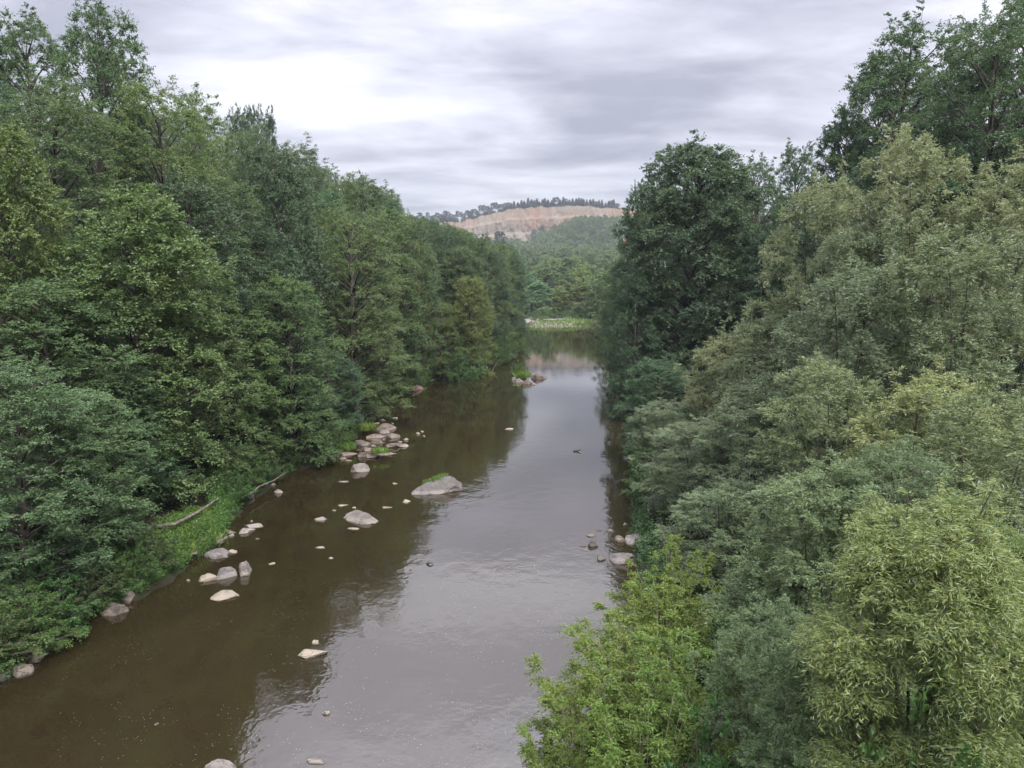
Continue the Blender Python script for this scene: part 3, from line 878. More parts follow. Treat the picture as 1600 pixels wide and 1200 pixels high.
# dark wood behind the right-bank willows and along the far pool
back = []
for i in range(26):
    D = rr.uniform(56, 150)
    x = float(xr(D)) + rr.uniform(3, 24)
    px = 800 + F * x / D
    if px < 985 or px > 1650 or any(math.hypot(o.location.x - x, o.location.y - D) < 3.2 for o in PLANTS): continue
    env = np.interp(px, [940, 985, 1060, 1150, 1200, 1300, 1400, 1600], [330, 305, 262, 262, 290, 262, 200, 130]) + rr.uniform(5, 25)
    zg = float(height(x, D)); top = min(at_d(px, env, D).z, zg + 21)
    if top - zg < 7: continue
    kind = rr.choice(['dense', 'robinia', 'airy'])
    o = plant(kind, x, D, top, rr.uniform(3, 4), tuple(c * rr.uniform(.8, 1.05) for c in (.9, 1, 1)), None)
    back.append((o, {'dense': "dark dense tree", 'robinia': "dark feathery tree", 'airy': "dark loose tree"}[kind],
                 "behind the huge ash" if px < 1200 else "behind the right bank willows", "", px))
settle_labels(back, "trees of the right bank wood")

# understorey at the left waterline
US = [(18, 25, 760, 1.1), (95, 29, 725, 1.4), (165, 31, 735, 1.4), (45, 23, 850, 1.1), (115, 25.5, 830, 1.3), (65, 21.5, 915, 1.1), (150, 27.5, 835, 1.1),
      (250, 35, 735, 1.3), (300, 38, 715, 1.3), (335, 41, 690, 1.3), (-10, 21.5, 905, 1.1), (385, 44, 680, 1.2), (415, 46, 668, 1.1)]
USL = ["dim shrub at the left frame edge, middle of the bank", "leafy green shrub left of the driftwood log, upper one", "light green shrub left of the broken log end",
       "dark shrub at the left frame edge above the shore stones", "glossy green shrub above the two bank boulders", "shrub hanging over the water at the lower left shore stones",
       "shrub beside the bright grass slope and log end", "shaded shrub behind the driftwood log", "dark shrub by the thin bare stick on the left bank",
       "shrub in the shade below the leaning alder", "shrub in the lower left, cut by the frame edge", "leafy shrub over the pale forked branch", "shrub behind the nettle patch by the pale branch"]
for (px, D, tp, R), lab in zip(US, USL):
    p = at_d(px, tp, D)
    x = min(p.x, float(xl(D)) - (.2 if px < 140 else 1.4))
    plant('shrub', x, D, max(p.z, float(height(x, D)) + 1.4), R, (1.0 + .15 * (px % 3 - 1), 1.05, .95), lab)

row = []
y = 18.0
while y < 49:
    if not 27.4 < y < 35:
        R = rr.uniform(.75, 1.15); x = float(xl(y)) - R * rr.uniform(.25, .7)
        o = plant('shrub', x, y, float(height(x, y)) + rr.uniform(1.3, 2.0), R, tuple(q * rr.uniform(.8, 1.1) for q in (1.05, 1.05, .95)), None)
        row.append((o, "shrub", "overhanging the shore", "in the lower left corner" if y < 25 else "between nettles and rock pile", 800 + F * x / y))
    y += rr.uniform(1.0, 1.5)
y = 84.0
while y < 158:
    R = rr.uniform(1.2, 2.0); x = float(xl(y)) - R * rr.uniform(.2, .6)
    o = plant('shrub', x, y, float(height(x, y)) + rr.uniform(2.2, 3.6), R, tuple(q * rr.uniform(.85, 1.2) for q in (1.1, 1.1, .85)), None)
    row.append((o, "bush", "on the left shore", "of the far pool" if y > 100 else "at the bend", 800 + F * x / y))
    y += rr.uniform(2.2, 3.6)
settle_labels(row, "shrubs along the left waterline")
row = []
y = 24.0
while y < 62:
    if not 25.0 < y < 34.5:
        R = rr.uniform(.9, 1.4); x = float(xr(y)) + R * (rr.uniform(.45, .9) if y < 48 else 1.3)
        o = plant('shrub', x, y, float(height(x, y)) + rr.uniform(1.4, 2.6), R, tuple(q * rr.uniform(.8, 1.05) for q in (.85, .95, .95)), None)
        row.append((o, "dim shrub", "on the right shore", "before the dark boulder" if y < 47 else "under the huge ash", 800 + F * x / y))
    y += rr.uniform(1.5, 2.3)
settle_labels(row, "shrubs along the right waterline")

# ------------------------------------------------------------------ valley and quarry hill
far = []
D = 196.0
while D < 500:
    x0, x1 = (790 - 800) / F * D, (985 - 800) / F * D
    x = x0 + rr.uniform(0, 4)
    while x < x1:
        yy = D + rr.uniform(-9, 9)
        if D > 225 or x > 16:
            zg = float(height(x, yy))
            b = rr.uniform(.75, 1.55)
            hue = rr.choice([(1, 1, 1), (1, 1, 1), (.85, 1, 1.1), (1.25, 1.15, .8), (1.0, 1.05, .9)])
            plant('fartree', x, yy, zg + rr.uniform(8, 13), rr.uniform(2.8, 4.3), tuple(c * b for c in hue),
                  "leafy tree among the forest on the slope below the quarry", "trees of the slope below the quarry")
        x += rr.uniform(4.5, 7.0)
    D += 15


def merged_wood(name, spots, matkey, kind, label):
    """one leafy mass of many far crowns"""
    Vs = []
    rng = np.random.default_rng(5)
    for (x, y, z, h, r) in spots:
        H0, R0, tr, cr = PROTO[kind][int(rng.integers(len(PROTO[kind])))]
        co = np.empty(len(cr.vertices) * 3, np.float32); cr.vertices.foreach_get("co", co)
        co = co.reshape(-1, 4, 3)[rng.random(len(co) // 12) < .28].reshape(-1, 3).copy()
        q = co.reshape(-1, 4, 3); c = q.mean(1, keepdims=True); q[:] = c + (q - c) * 1.6
        a = rng.uniform(0, 6.28); ca, sa = math.cos(a), math.sin(a)
        co = np.stack([(co[:, 0] * ca - co[:, 1] * sa) * r / R0 + x, (co[:, 0] * sa + co[:, 1] * ca) * r / R0 + y, co[:, 2] * h / H0 + z], 1)
        Vs.append(co)
    o = link(name, quads_mesh(name, np.concatenate(Vs)), mat=M[matkey])
    return tag(o, label, kind='stuff')


spots = []
D = 508.0
while D < 982:
    x = (690 - 800) / F * D
    while x < (1010 - 800) / F * D + 10:
        yy = D + rr.uniform(-13, 13)
        if yy < 980:
            h = rr.uniform(9, 14)
            # the quarry floor opens the wood below the left half of the face
            p = 800 + F * x / yy
            if not (yy > 800 and p < 838 + rr.uniform(-6, 6)):
                spots.append((x, yy, float(height(x, yy)), h, rr.uniform(3.4, 5.2)))
        x += rr.uniform(6.5, 10)
    D += 19
merged_wood("forest", spots, 'far', 'fartree', "far leafy forest covering the slope under the quarry face")
wood2 = []
for i in range(260):
    px = rr.uniform(590, 980); yy = rr.uniform(1040, 1160)
    x = (px - 800) / F * yy
    wood2.append((x, yy, float(height(x, yy)), rr.uniform(7, 10), rr.uniform(3.5, 5)))
merged_wood("ridge_forest", wood2, 'conifer', 'fartree', "dark forest on the hilltop behind the row of conifers")
px = 604.0
n = 0
while px < 962:
    D = rr.uniform(1007, 1030); x = (px - 800) / F * D
    kind = 'pine' if (px < 792 or rr.random() < .15) else 'spruce'
    zg = float(height(x, D))
    tall = rr.uniform(10, 16) if px > 660 else rr.uniform(9, 13)
    if px > 800: tall = rr.uniform(9.5, 14.5)
    plant(kind, x, D, zg + tall, rr.uniform(2.2, 3.2), tuple(c * rr.uniform(.8, 1.15) for c in (1, 1, 1)),
          "pine standing in the thin row on the ridge left of the quarry" if px < 720 else
          ("pine on the rim along the upper edge of the quarry" if kind == 'pine' else "spruce on the rim along the upper edge of the quarry"),
          "conifers on the quarry skyline")
    px += rr.uniform(3.2, 6.0)
plant_px('pine', 781, 640, 361, 4.2, (.9, .95, 1), "lone umbrella-shaped pine in front of the pale quarry floor")
for px, yy, tp in ((848, 940, 352), (835, 930, 358), (868, 935, 352)):
    plant_px('fartree', px, yy, tp, 6, (.75, .85, .95), "leafy tree standing up against the middle of the quarry face", group="trees in front of the quarry face")
# ------------------------------------------------------------------ rocks
TONE = {'g': (.140, .132, .135), 'b': (.128, .112, .102), 'p': (.215, .196, .168), 'k': (.158, .130, .120), 'd': (.080, .076, .072), 'w': (.178, .165, .157)}


def rock_mesh(seed, a, b, c, sub, cuts=9, rough=.3, square=.75):
    rg = random.Random(seed)
    bm = bmesh.new()
    bmesh.ops.create_icosphere(bm, subdivisions=sub, radius=1)
    off = Vector((seed * 3.1, seed * 1.7, seed * .9))
    planes = []
    for i in range(cuts):
        n = Vector((rg.gauss(0, 1), rg.gauss(0, 1), rg.gauss(.25, .8))).normalized()
        planes.append((n, rg.uniform(.46, .82)))
    for v in bm.verts:
        p = v.co.copy()
        p *= 1 + rough * noise.fractal(p * .9 + off, 1, 2, 3)
        for n, d in planes:
            e = p.dot(n) - d
            if e > 0: p -= n * e * .92
        p *= 1 + .09 * noise.fractal(p * 2.6 + off, .8, 2, 5)
        v.co = p
    mx = [(max(q.co[i] for q in bm.verts) + min(q.co[i] for q in bm.verts)) / 2 for i in range(2)]
    hw = [(max(q.co[i] for q in bm.verts) - min(q.co[i] for q in bm.verts)) / 2 for i in range(2)]
    tz = max(q.co.z for q in bm.verts)
    for v in bm.verts:
        z = v.co.z / tz
        if z < 0: z *= .5
        v.co = Vector(((v.co.x - mx[0]) / hw[0] * a, (v.co.y - mx[1]) / hw[1] * b, z * c))
    me = bpy.data.meshes.new("rock")
    bm.to_mesh(me); bm.free()
    me.polygons.foreach_set("use_smooth", [True] * len(me.polygons))
    if hasattr(me, "set_sharp_from_angle"): me.set_sharp_from_angle(angle=math.radians(26))
    return me


NROCK = 0
ROCKOBJ = []


def rock(px, py, w, h, tone, label, rot=0.0, tall=1.0, name=None, group=None, z0=None, cuts=7):
    global NROCK
    NROCK += 1
    p = at(px, py + .30 * h)
    d = math.hypot(p.y, CAMH); s = d / F
    wm_, hm = w * s, h * s
    phi = math.asin(CAMH / math.hypot(p.length, CAMH)) if p.length else .3
    sp_, cp_ = math.sin(phi), math.cos(phi)
    dep = min((1.35 if h > .75 * w else .78) * wm_, .78 * hm / sp_)
    zh = max(.12 * wm_, (hm - .86 * dep * sp_) / cp_) * tall
    me = rock_mesh(NROCK + 50, wm_ / 2 * 1.06, dep / 2 * 1.06, zh * 1.0, 5 if w > 40 else 4 if w > 12 else 3, cuts)
    nm = name or ('boulder' if w > 22 else 'rock' if w > 11 else 'stone')
    gz = max(-.02, min(float(height(p.x, p.y)) - .08, .9)) if z0 is None else z0
    o = link(nm, me, mat=M['rock'])
    o.location = (p.x, p.y + dep * .1, gz)
    o.rotation_euler = (0, 0, rot)
    t = TONE[tone]; k = random.uniform(.88, 1.12)
    o.color = (t[0] * k, t[1] * k, t[2] * k, 1)
    tag(o, label, 'rock', group); ROCKOBJ.append(o)
    return o


ROCKS = [
 (684, 757, 80, 36, 'g', "largest grey boulder in mid river with grass on its top"),
 (565, 806, 66, 25, 'w', "pale grey boulder with a notch, left of the largest boulder"),
 (563, 731, 33, 17, 'w', "smooth wedge-shaped boulder below the rock pile"),
 (174, 950, 46, 26, 'b', "large brown-grey boulder at the left bank under overhanging leaves"),
 (196, 934, 28, 19, 'b', "rounded brown boulder touching the large left bank boulder"),
 (48, 1026, 36, 20, 'b', "upper brown boulder at the lower left shore"),
 (28, 1047, 38, 20, 'b', "long tan boulder at the lower left shore"),
 (4, 1059, 18, 16, 'g', "grey rock cut by the left frame edge"),
 (16, 1038, 18, 12, 'b', "small brown rock wedged between the lower left boulders"),
 (70, 1011, 42, 12, 'b', "flat dark ledge under the bushes, lower left"),
 (91, 1000, 10, 7, 'p', "small pale stone at the end of the lower left ledge"),
 (224, 917, 20, 5, 'p', "flat pale stone at the waterline right of the rounded bank boulder"),
 (245, 907, 12, 5, 'p', "little pale stone at the foot of the bright grass slope"),
 (208, 920, 12, 7, 'b', "brown stone between grass and the flat pale stone"),
 (334, 864, 46, 19, 'g', "tilted slab with a dark sunken top beside the grass slope"),
 (336, 847, 26, 12, 'k', "pinkish rock above the tilted dark slab"),
 (312, 857, 14, 8, 'k', "pinkish stone left of the tilted dark slab"),
 (364, 861, 16, 8, 'p', "pale stone just right of the tilted dark slab"),
 (290, 872, 32, 8, 'k', "long low slab along the grass edge"),
 (354, 829, 30, 9, 'k', "pink flat slab at the grass tip, leftmost of three flat slabs"),
 (383, 828, 28, 12, 'w', "pale flat slab in the middle of three flat slabs"),
 (397, 820, 34, 9, 'w', "long pale slab pointing into the river, rightmost of three"),
 (360, 800, 18, 9, 'g', "grey rock under the nettle patch by the log"),
 (362, 836, 10, 6, 'w', "small pale stone below the pink flat slab"),
 (351, 840, 8, 7, 'w', "pebble left of the small pale stone below the pink slab"),
 (393, 814, 6, 4, 'p', "pebble behind the long pale slab"),
 (402, 841, 8, 4, 'b', "low brown stone in the shallows below the pale slabs"),
 (321, 902, 32, 16, 'p', "pale blocky boulder, left of three boulders in a row"),
 (294, 906, 7, 5, 'w', "pebble left of the pale blocky boulder"),
 (352, 893, 32, 27, 'g', "grey domed boulder, middle of three in a row"),
 (382, 888, 22, 28, 'w', "upright pale wedge boulder, right of three in a row"),
 (350, 928, 48, 17, 'p', "pale tapering boulder lying below the three in a row"),
 (484, 1016, 48, 20, 'p', "pale pointed boulder alone in the lower river"),
 (492, 1003, 10, 8, 'p', "small stone sitting behind the pale pointed boulder"),
 (437, 767, 17, 10, 'w', "pale egg-shaped rock off the pale forked branch tip"),
 (427, 757, 8, 5, 'b', "small brown stone between the egg-shaped rock and the bank"),
 (390, 775, 15, 13, 'g', "grey rock at the fork of the pale branch"),
 (347, 1193, 46, 19, 'g', "grey boulder cut by the bottom frame edge"),
 (493, 1188, 30, 11, 'w', "curved pale rock at the bottom edge right of the cut boulder"),
 (510, 1112, 14, 9, 'p', "pale greenish rock at the edge of the sky reflection"),
 (424, 880, 12, 5, 'p', "little pale stone alone right of the upright wedge"),
 (245, 1130, 12, 5, 'b', "brown stone barely breaking the water, lower left river"),
 (634, 783, 14, 7, 'p', "pale round rock right of the notched boulder"),
 (604, 792, 17, 5, 'p', "flat pale rock at the right end of the notched boulder"),
 (551, 825, 20, 6, 'p', "flat pale rock in front of the notched boulder"),
 (501, 810, 17, 8, 'w', "pale rock left of the notched boulder"),
 (536, 789, 16, 4, 'p', "thin pale stone behind the notched boulder"),
 (553, 793, 7, 4, 'p', "pebble touching the back of the notched boulder"),
 (522, 797, 7, 4, 'w', "pebble between the thin pale stone and the notched boulder"),
 (517, 871, 11, 5, 'p', "small pale stone alone below the notched boulder"),
 (500, 855, 20, 4, 'w', "thin grey streak of rock below the notched boulder"),
 (617, 755, 11, 4, 'p', "small pale stone left of the largest boulder"),
 (537, 752, 16, 3, 'w', "thin stone awash below the wedge-shaped boulder"),
 (616, 653, 11, 4, 'p', "pale stone alone in the water above the rock pile"),
 (654, 677, 7, 4, 'p', "left of three pebbles right of the rock pile"),
 (660, 674, 6, 3, 'p', "upper of three pebbles right of the rock pile"),
 (663, 681, 5, 3, 'p', "lower of three pebbles right of the rock pile"),
 (634, 686, 10, 5, 'p', "round pale stone off the right tip of the rock pile"),
 (795, 670, 13, 4, 'p', "thin pale stone at the edge of the tree reflection"),
 (602, 667, 32, 14, 'k', "uppermost broad boulder of the rock pile"),
 (613, 681, 24, 10, 'k', "pinkish block on the right of the rock pile"),
 (587, 681, 28, 10, 'k', "flat pinkish slab on the left top of the rock pile"),
 (601, 675, 16, 8, 'w', "pale block behind the pinkish block of the rock pile"),
 (614, 695, 26, 11, 'k', "lower right slab of the rock pile"),
 (631, 696, 15, 7, 'w', "flat tip rock at the right end of the rock pile"),
 (589, 690, 20, 9, 'b', "brown block in the middle of the rock pile"),
 (564, 692, 25, 13, 'b', "brown domed boulder on the left of the rock pile"),
 (574, 702, 16, 9, 'k', "pink rock left of the grass tuft in the rock pile"),
 (542, 708, 38, 9, 'k', "long low slab leading left from the rock pile"),
 (580, 712, 24, 9, 'b', "brown slab below the grass tuft of the rock pile"),
 (603, 708, 30, 8, 'k', "flat slab right of the grass tuft in the rock pile"),
 (567, 711, 14, 10, 'k', "pink block at the lower edge of the rock pile"),
 (536, 716, 12, 6, 'k', "small pink rock at the lower left of the pile"),
 (544, 719, 11, 4, 'k', "flat pink stone at the waterline of the pile"),
 (521, 712, 10, 6, 'k', "pink stone at the far left end of the pile"),
 (571, 695, 9, 5, 'w', "pale cobble beside the brown domed boulder"),
 (583, 697, 9, 5, 'k', "pink cobble above the grass tuft of the pile"),
 (598, 687, 10, 6, 'k', "cobble between the middle blocks of the pile"),
 (625, 690, 8, 4, 'w', "pale cobble at the right side of the pile"),
 (598, 656, 9, 4, 'p', "pale stone just above the rock pile"),
 (613, 662, 5, 3, 'p', "pebble at the upper right of the rock pile"),
 (588, 661, 10, 4, 'p', "pale stone at the upper left of the rock pile"),
 (582, 636, 24, 10, 'b', "brown ledge under the far grass clump"),
 (567, 630, 28, 9, 'd', "dark ledge in the shade above the brown ledge"),
 (563, 648, 11, 8, 'k', "pink rock between the ledges and the rock pile"),
 (580, 645, 18, 5, 'd', "dark low rock at the foot of the brown ledge"),
 (581, 654, 18, 5, 'd', "dark wet rock just above the rock pile"),
 (443, 730, 20, 6, 'w', "flat stone at the shaded bank right of the nettle patch"),
 (466, 727, 13, 5, 'w', "pale stone at the shaded bank, middle of three"),
 (488, 722, 14, 6, 'w', "pale stone at the shaded bank nearest the rock pile"),
 (505, 717, 10, 5, 'k', "pinkish stone where the shaded bank meets the pile"),
 (750, 574, 24, 7, 'w', "pale rock at the left bank near the far bend"),
 (733, 578, 12, 5, 'w', "small rock beside the pale rock near the bend"),
 (842, 588, 24, 11, 'k', "pinkish slab at the tip of the leafy islet"),
 (811, 595, 14, 8, 'w', "left rock of the leafy islet"),
 (824, 597, 13, 8, 'k', "middle rock of the leafy islet"),
 (834, 600, 9, 4, 'k', "low rock in front of the islet slab"),
 (803, 592, 8, 6, 'w', "small rock at the left end of the islet"),
 (938, 870, 14, 12, 'd', "dark round rock left of the big right bank boulder"),
 (926, 850, 16, 12, 'd', "dark rock with pale rim, largest of the right cluster"),
 (912, 852, 10, 5, 'd', "dark stone at the left of the right cluster"),
 (914, 859, 13, 5, 'b', "flat brown stone under the right cluster"),
 (924, 836, 14, 6, 'b', "brown rock above the dark cluster near the right bank"),
 (936, 828, 11, 4, 'd', "thin dark stone uppermost of the right cluster"),
 (954, 829, 12, 6, 'b', "low brown stone nearest the pinkish bank rock"),
 (974, 869, 48, 25, 'g', "big grey boulder at the right bank under the bright bush"),
 (993, 842, 38, 20, 'g', "grey boulder behind the big right bank boulder"),
 (969, 841, 17, 14, 'k', "pinkish rounded rock at the right bank"),
 (993, 711, 36, 20, 'd', "dark boulder under the blue-grey willow, right bank"),
 (977, 819, 9, 6, 'p', "pale stone in the shade above the pinkish rock"),
 (1009, 931, 22, 10, 'w', "pale rock showing between the bright bushes"),
 (1033, 834, 24, 14, 'k', "brownish boulder behind the top of the bright bush"),
]
ROT = {0: 0.0, 1: .12, 15: .5, 31: 0, 32: .3}
for i, r in enumerate(ROCKS):
    px, py, w, h, t, lab = r
    grp = "rocks of the left bank rock pile" if 520 < px < 636 and 660 < py < 720 else None
    rock(px, py, w, h, t, lab, rot=random.uniform(-.25, .25), group=grp, cuts=9 if w > 60 else 11)

# blocks on the stony bar
rb = random.Random(3)
for i in range(20):
    px = rb.uniform(840, 890) if i > 8 else rb.uniform(828, 862)
    py = rb.uniform(489, 501) if i > 8 else rb.uniform(500, 508)
    p = at(px, py, .5)
    zb = float(bar_z(np.array([[p.x]]), np.array([[p.y]]))[0, 0])
    s = rb.uniform(.35, 1.3)
    o = link("rock", rock_mesh(300 + i, s, s * .7, s * .45, 3, 7), mat=M['rock'])
    o.location = (p.x, p.y, zb - .05); o.rotation_euler = (0, 0, rb.uniform(0, 3))
    t = TONE[rb.choice('kkgwb')]; o.color = (t[0] * .85, t[1] * .85, t[2] * .85, 1)
    tag(o, "pale block lying among others on the far stony bar", 'rock', "blocks on the far stony bar")


# ------------------------------------------------------------------ grass and herbs
def blades(spots, h, wd, rng, lean=.35):
    P = np.array(spots); n = len(P)
    A = UP + rng.normal(0, lean, (n, 3)); Nn = rng.normal(0, 1, (n, 3)); Nn[:, 2] += .3
    return leaf_quads(P, A, Nn, h * rng.uniform(.5, 1.2, n), wd * rng.uniform(.6, 1.3, n))


def herbs(spots, h, lf, rng):
    """leafy stems: small leaves in whorls up each stem"""
    P = np.array(spots); n = len(P); k = 9
    t = rng.uniform(.15, 1, (n, k, 1)); a = rng.uniform(0, 6.28, (n, k, 1))
    lean = rng.normal(0, .18, (n, 1, 3)); lean[..., 2] = 1
    hh = h * rng.uniform(.5, 1.15, (n, 1, 1))
    Q = P[:, None] + lean * hh * t
    A = np.concatenate([np.cos(a), np.sin(a), rng.normal(.1, .3, a.shape)], -1)
    Nn = np.array([0, 0, 1.0]) + rng.normal(0, .35, Q.shape)
    return leaf_quads(Q.reshape(-1, 3), A.reshape(-1, 3), Nn.reshape(-1, 3), lf * rng.uniform(.6, 1.2, n * k), lf * .5 * rng.uniform(.7, 1.2, n * k))


def ground_spots(poly, n, rng, zoff=-.03, surf=None):
    """random points on the land inside a ring of photo points laid on the water level"""
    pts = [at(a, b, .4) for a, b in poly]
    xs, ys = [p.x for p in pts], [p.y for p in pts]
    out = []
    tries = 0
    while len(out) < n and tries < n * 12:
        tries += 1
        x, y = rng.uniform(min(xs), max(xs)), rng.uniform(min(ys), max(ys))
        c = False; j = len(pts) - 1
        for i in range(len(pts)):
            if (ys[i] > y) != (ys[j] > y) and x < (xs[j] - xs[i]) * (y - ys[i]) / (ys[j] - ys[i]) + xs[i]: c = not c
            j = i
        if not c: continue
        if surf is None:
            z = float(height(x, y))
            if z < .06: continue
        else: z = surf(x, y)
        out.append((x, y, z + zoff))
    return out


gr = np.random.default_rng(9)


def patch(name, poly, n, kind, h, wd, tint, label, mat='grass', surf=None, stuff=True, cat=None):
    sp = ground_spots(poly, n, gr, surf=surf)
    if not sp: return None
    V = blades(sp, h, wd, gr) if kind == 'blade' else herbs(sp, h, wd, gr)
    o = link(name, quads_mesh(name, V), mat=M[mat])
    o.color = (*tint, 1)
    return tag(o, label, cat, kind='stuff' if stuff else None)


patch("bank_grass", [(195, 915), (250, 914), (300, 880), (348, 851), (358, 822), (325, 805), (290, 820), (240, 850), (205, 880)], 4200, 'blade', .34, .035,
      (1.65, 1.6, .95), "bright green grass slope below the driftwood log")
patch("undergrowth", [(100, 1006), (180, 962), (262, 915), (318, 876), (300, 860), (200, 912), (120, 968)], 2600, 'herb', .3, .08,
      (1.0, 1.05, .85), "weeds along the rim of the left bank by the boulders", mat='shrub')
patch("bank_herbs", [(185, 915), (250, 905), (330, 850), (350, 820), (300, 812), (215, 860)], 2600, 'herb', .42, .08,
      (1.35, 1.35, .8), "leafy weeds mixed into the grass below the log", mat='shrub')
patch("nettles", [(345, 830), (362, 812), (372, 785), (432, 745), (432, 715), (395, 705), (345, 765), (325, 800)], 2600, 'herb', .8, .10,
      (1.15, 1.3, .85), "green nettle patch between the driftwood log and the pale branch", mat='shrub')
patch("undergrowth", [(-60, 1050), (40, 990), (180, 895), (215, 845), (330, 770), (420, 722), (520, 695), (520, 655), (420, 670), (250, 760), (60, 860), (-60, 930)],
      6500, 'herb', .45, .10, (.85, 1.0, .9), "dark low undergrowth along the left waterline", mat='shrub')
patch("undergrowth", [(520, 705), (560, 655), (640, 608), (700, 585), (790, 566), (800, 545), (700, 570), (600, 610), (520, 660)],
      3600, 'herb', .9, .2, (.85, 1.0, .95), "dark low undergrowth along the left bank beyond the rock pile", mat='shrub')
patch("bank_grass", [(520, 706), (555, 690), (580, 655), (600, 668), (565, 640), (540, 655), (522, 690)], 1500, 'blade', .55, .06,
      (1.2, 1.15, .8), "green grass fringe on the shore side of the rock pile")
patch("bank_grass", [(585, 640), (650, 606), (680, 594), (660, 585), (600, 605), (570, 640)], 2400, 'blade', .95, .08,
      (1.2, 1.2, .85), "tall bright grass above the reddish earth bank")
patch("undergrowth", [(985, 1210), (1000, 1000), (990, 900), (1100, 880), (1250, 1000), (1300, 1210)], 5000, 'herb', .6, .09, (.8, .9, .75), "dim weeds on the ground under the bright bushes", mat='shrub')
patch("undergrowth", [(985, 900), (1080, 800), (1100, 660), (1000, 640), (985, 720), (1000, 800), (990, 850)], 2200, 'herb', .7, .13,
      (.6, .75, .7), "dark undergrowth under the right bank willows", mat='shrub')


def bsurf(x, y): return float(bar_z(np.array([[x]]), np.array([[y]]))[0, 0])


patch("bar_grass", [(815, 514), (860, 510), (930, 509), (945, 500), (905, 503), (860, 505), (825, 506)], 3000, 'blade', .7, .12,
      (.95, .98, .65), "yellow-green grass strip along the far shore of the pool", surf=bsurf)
patch("bar_herbs", [(835, 500), (850, 503), (870, 499), (860, 492), (838, 494)], 500, 'herb', .9, .22,
      (1.3, 1.35, .8), "bright green herbs on the stony bar", mat='shrub', surf=bsurf)
patch("bar_grass", [(880, 506), (935, 506), (945, 490), (915, 482), (870, 484)], 1800, 'blade', 1.0, .12,
      (1.1, 1.1, .85), "green reeds round the willow clumps on the bar", surf=bsurf)


def on_rock(c):
    """height of the rock surface under a point"""
    best = c.z
    for o in ROCKOBJ:
        R = o.matrix_basis.inverted(); q = R @ c
        zs = [v.co.z for v in o.data.vertices if abs(v.co.x - q.x) < .12 and abs(v.co.y - q.y) < .12]
        if zs: best = max(best, o.location.z + max(zs) - .03)
    return Vector((c.x, c.y, best))


def tuft(px, py, z, rad, n, h, wd, tint, label, ry=.45):
    c = at(px, py, z)
    c = on_rock(c)
    a = gr.uniform(0, 6.28, n); r = np.sqrt(gr.uniform(0, 1, n)) * rad
    sp = np.stack([np.cos(a) * r, np.sin(a) * r * ry, np.zeros(n)], 1)
    V = blades(sp, h, wd, gr, .4)
    o = link("grass_tuft", quads_mesh("grass_tuft", V), mat=M['grass'])
    o.location = c; o.color = (*tint, 1)
    tag(o, label, 'grass')


BIG = ROCKOBJ[0]
for fx, fy, n_, r_ in ((-.10, .12, 420, .52),):
    bb = [v.co for v in BIG.data.vertices]
    hx = max(q.x for q in bb); hy = max(q.y for q in bb)
    lx, ly = fx * hx, fy * hy
    a_ = gr.uniform(0, 6.28, n_); q_ = np.sqrt(gr.uniform(0, 1, n_)) * r_
    pts = []
    for ax_, rx_ in zip(a_, q_):
        x_, y_ = lx + math.cos(ax_) * rx_ * 1.3, ly + math.sin(ax_) * rx_ * .55
        pts.append((x_ - lx, y_ - ly, max([q.z for q in bb if abs(q.x - x_) < .1 and abs(q.y - y_) < .1] or [.3]) - .02))
    o = link("grass_tuft", quads_mesh("grass_tuft", blades(pts, .2, .028, gr, .45)), mat=M['grass'])
    o.matrix_basis = BIG.matrix_basis @ Matrix.Translation((lx, ly, 0)); o.color = (1.0, 1.1, .75, 1)
    tag(o, "green grass tuft growing on top of the largest boulder", 'grass')
tuft(594, 708, .30, .55, 300, .42, .045, (1.15, 1.2, .8), "bright grass tuft in the middle of the rock pile", .7)
tuft(543, 702, .25, .55, 260, .5, .05, (1.1, 1.2, .8), "grass tuft on the left part of the rock pile", .7)
tuft(573, 672, .35, .7, 320, .6, .055, (1.25, 1.15, .8), "yellowish grass clump behind the rock pile", .8)
tuft(818, 590, .25, .9, 300, .8, .08, (1.25, 1.2, .8), "weedy grass on the leafy islet", .6)
plant('shrub', at(811, 588).x, at(811, 588).y, 1.9, .8, (1.5, 1.5, .85), "yellow-green sapling on the leafy islet", z=0.1)
bx = at(905, 497, .5)
plant('willow', bx.x, bx.y, 4.9, 2.7, (1.5, 1.5, 1.25), "round pale willow bush on the far stony bar", z=.5, cat='shrub')
bx = at(850, 500, .5)
plant('willow', bx.x, bx.y + 6, 3.8, 2.0, (1.2, 1.3, 1.0), "smaller willow bush on the left of the stony bar", z=.5, cat='shrub')
bx = at(936, 497, .5)
plant('shrub', bx.x, bx.y, 3.4, 2.4, (1.2, 1.2, .8), "green bush at the right end of the stony bar", z=.4)


for i, (px, dy_, R, tc_) in enumerate(((838, 12, 1.8, (1.0, 1.1, .8)), (862, 22, 2.2, (1.15, 1.15, .8)), (880, 25, 2.0, (.9, 1.0, .75)), (893, 20, 1.7, (1.2, 1.2, .85)),
                                        (922, 24, 2.4, (1.0, 1.1, .8)), (945, 18, 2.4, (.9, 1.05, .8)), (845, 28, 2.6, (.8, .95, .8)), (905, 30, 2.6, (.8, .95, .8)))):
    y = BAR_Y + dy_; x = (px - 800) / F * y
    plant('shrub', x, y, max(bsurf(x, y), float(height(x, y))) + R * 1.25, R, tc_, "olive green bush in the thicket behind the stony bar", group="bushes behind the stony bar", z=float(height(x, y)))


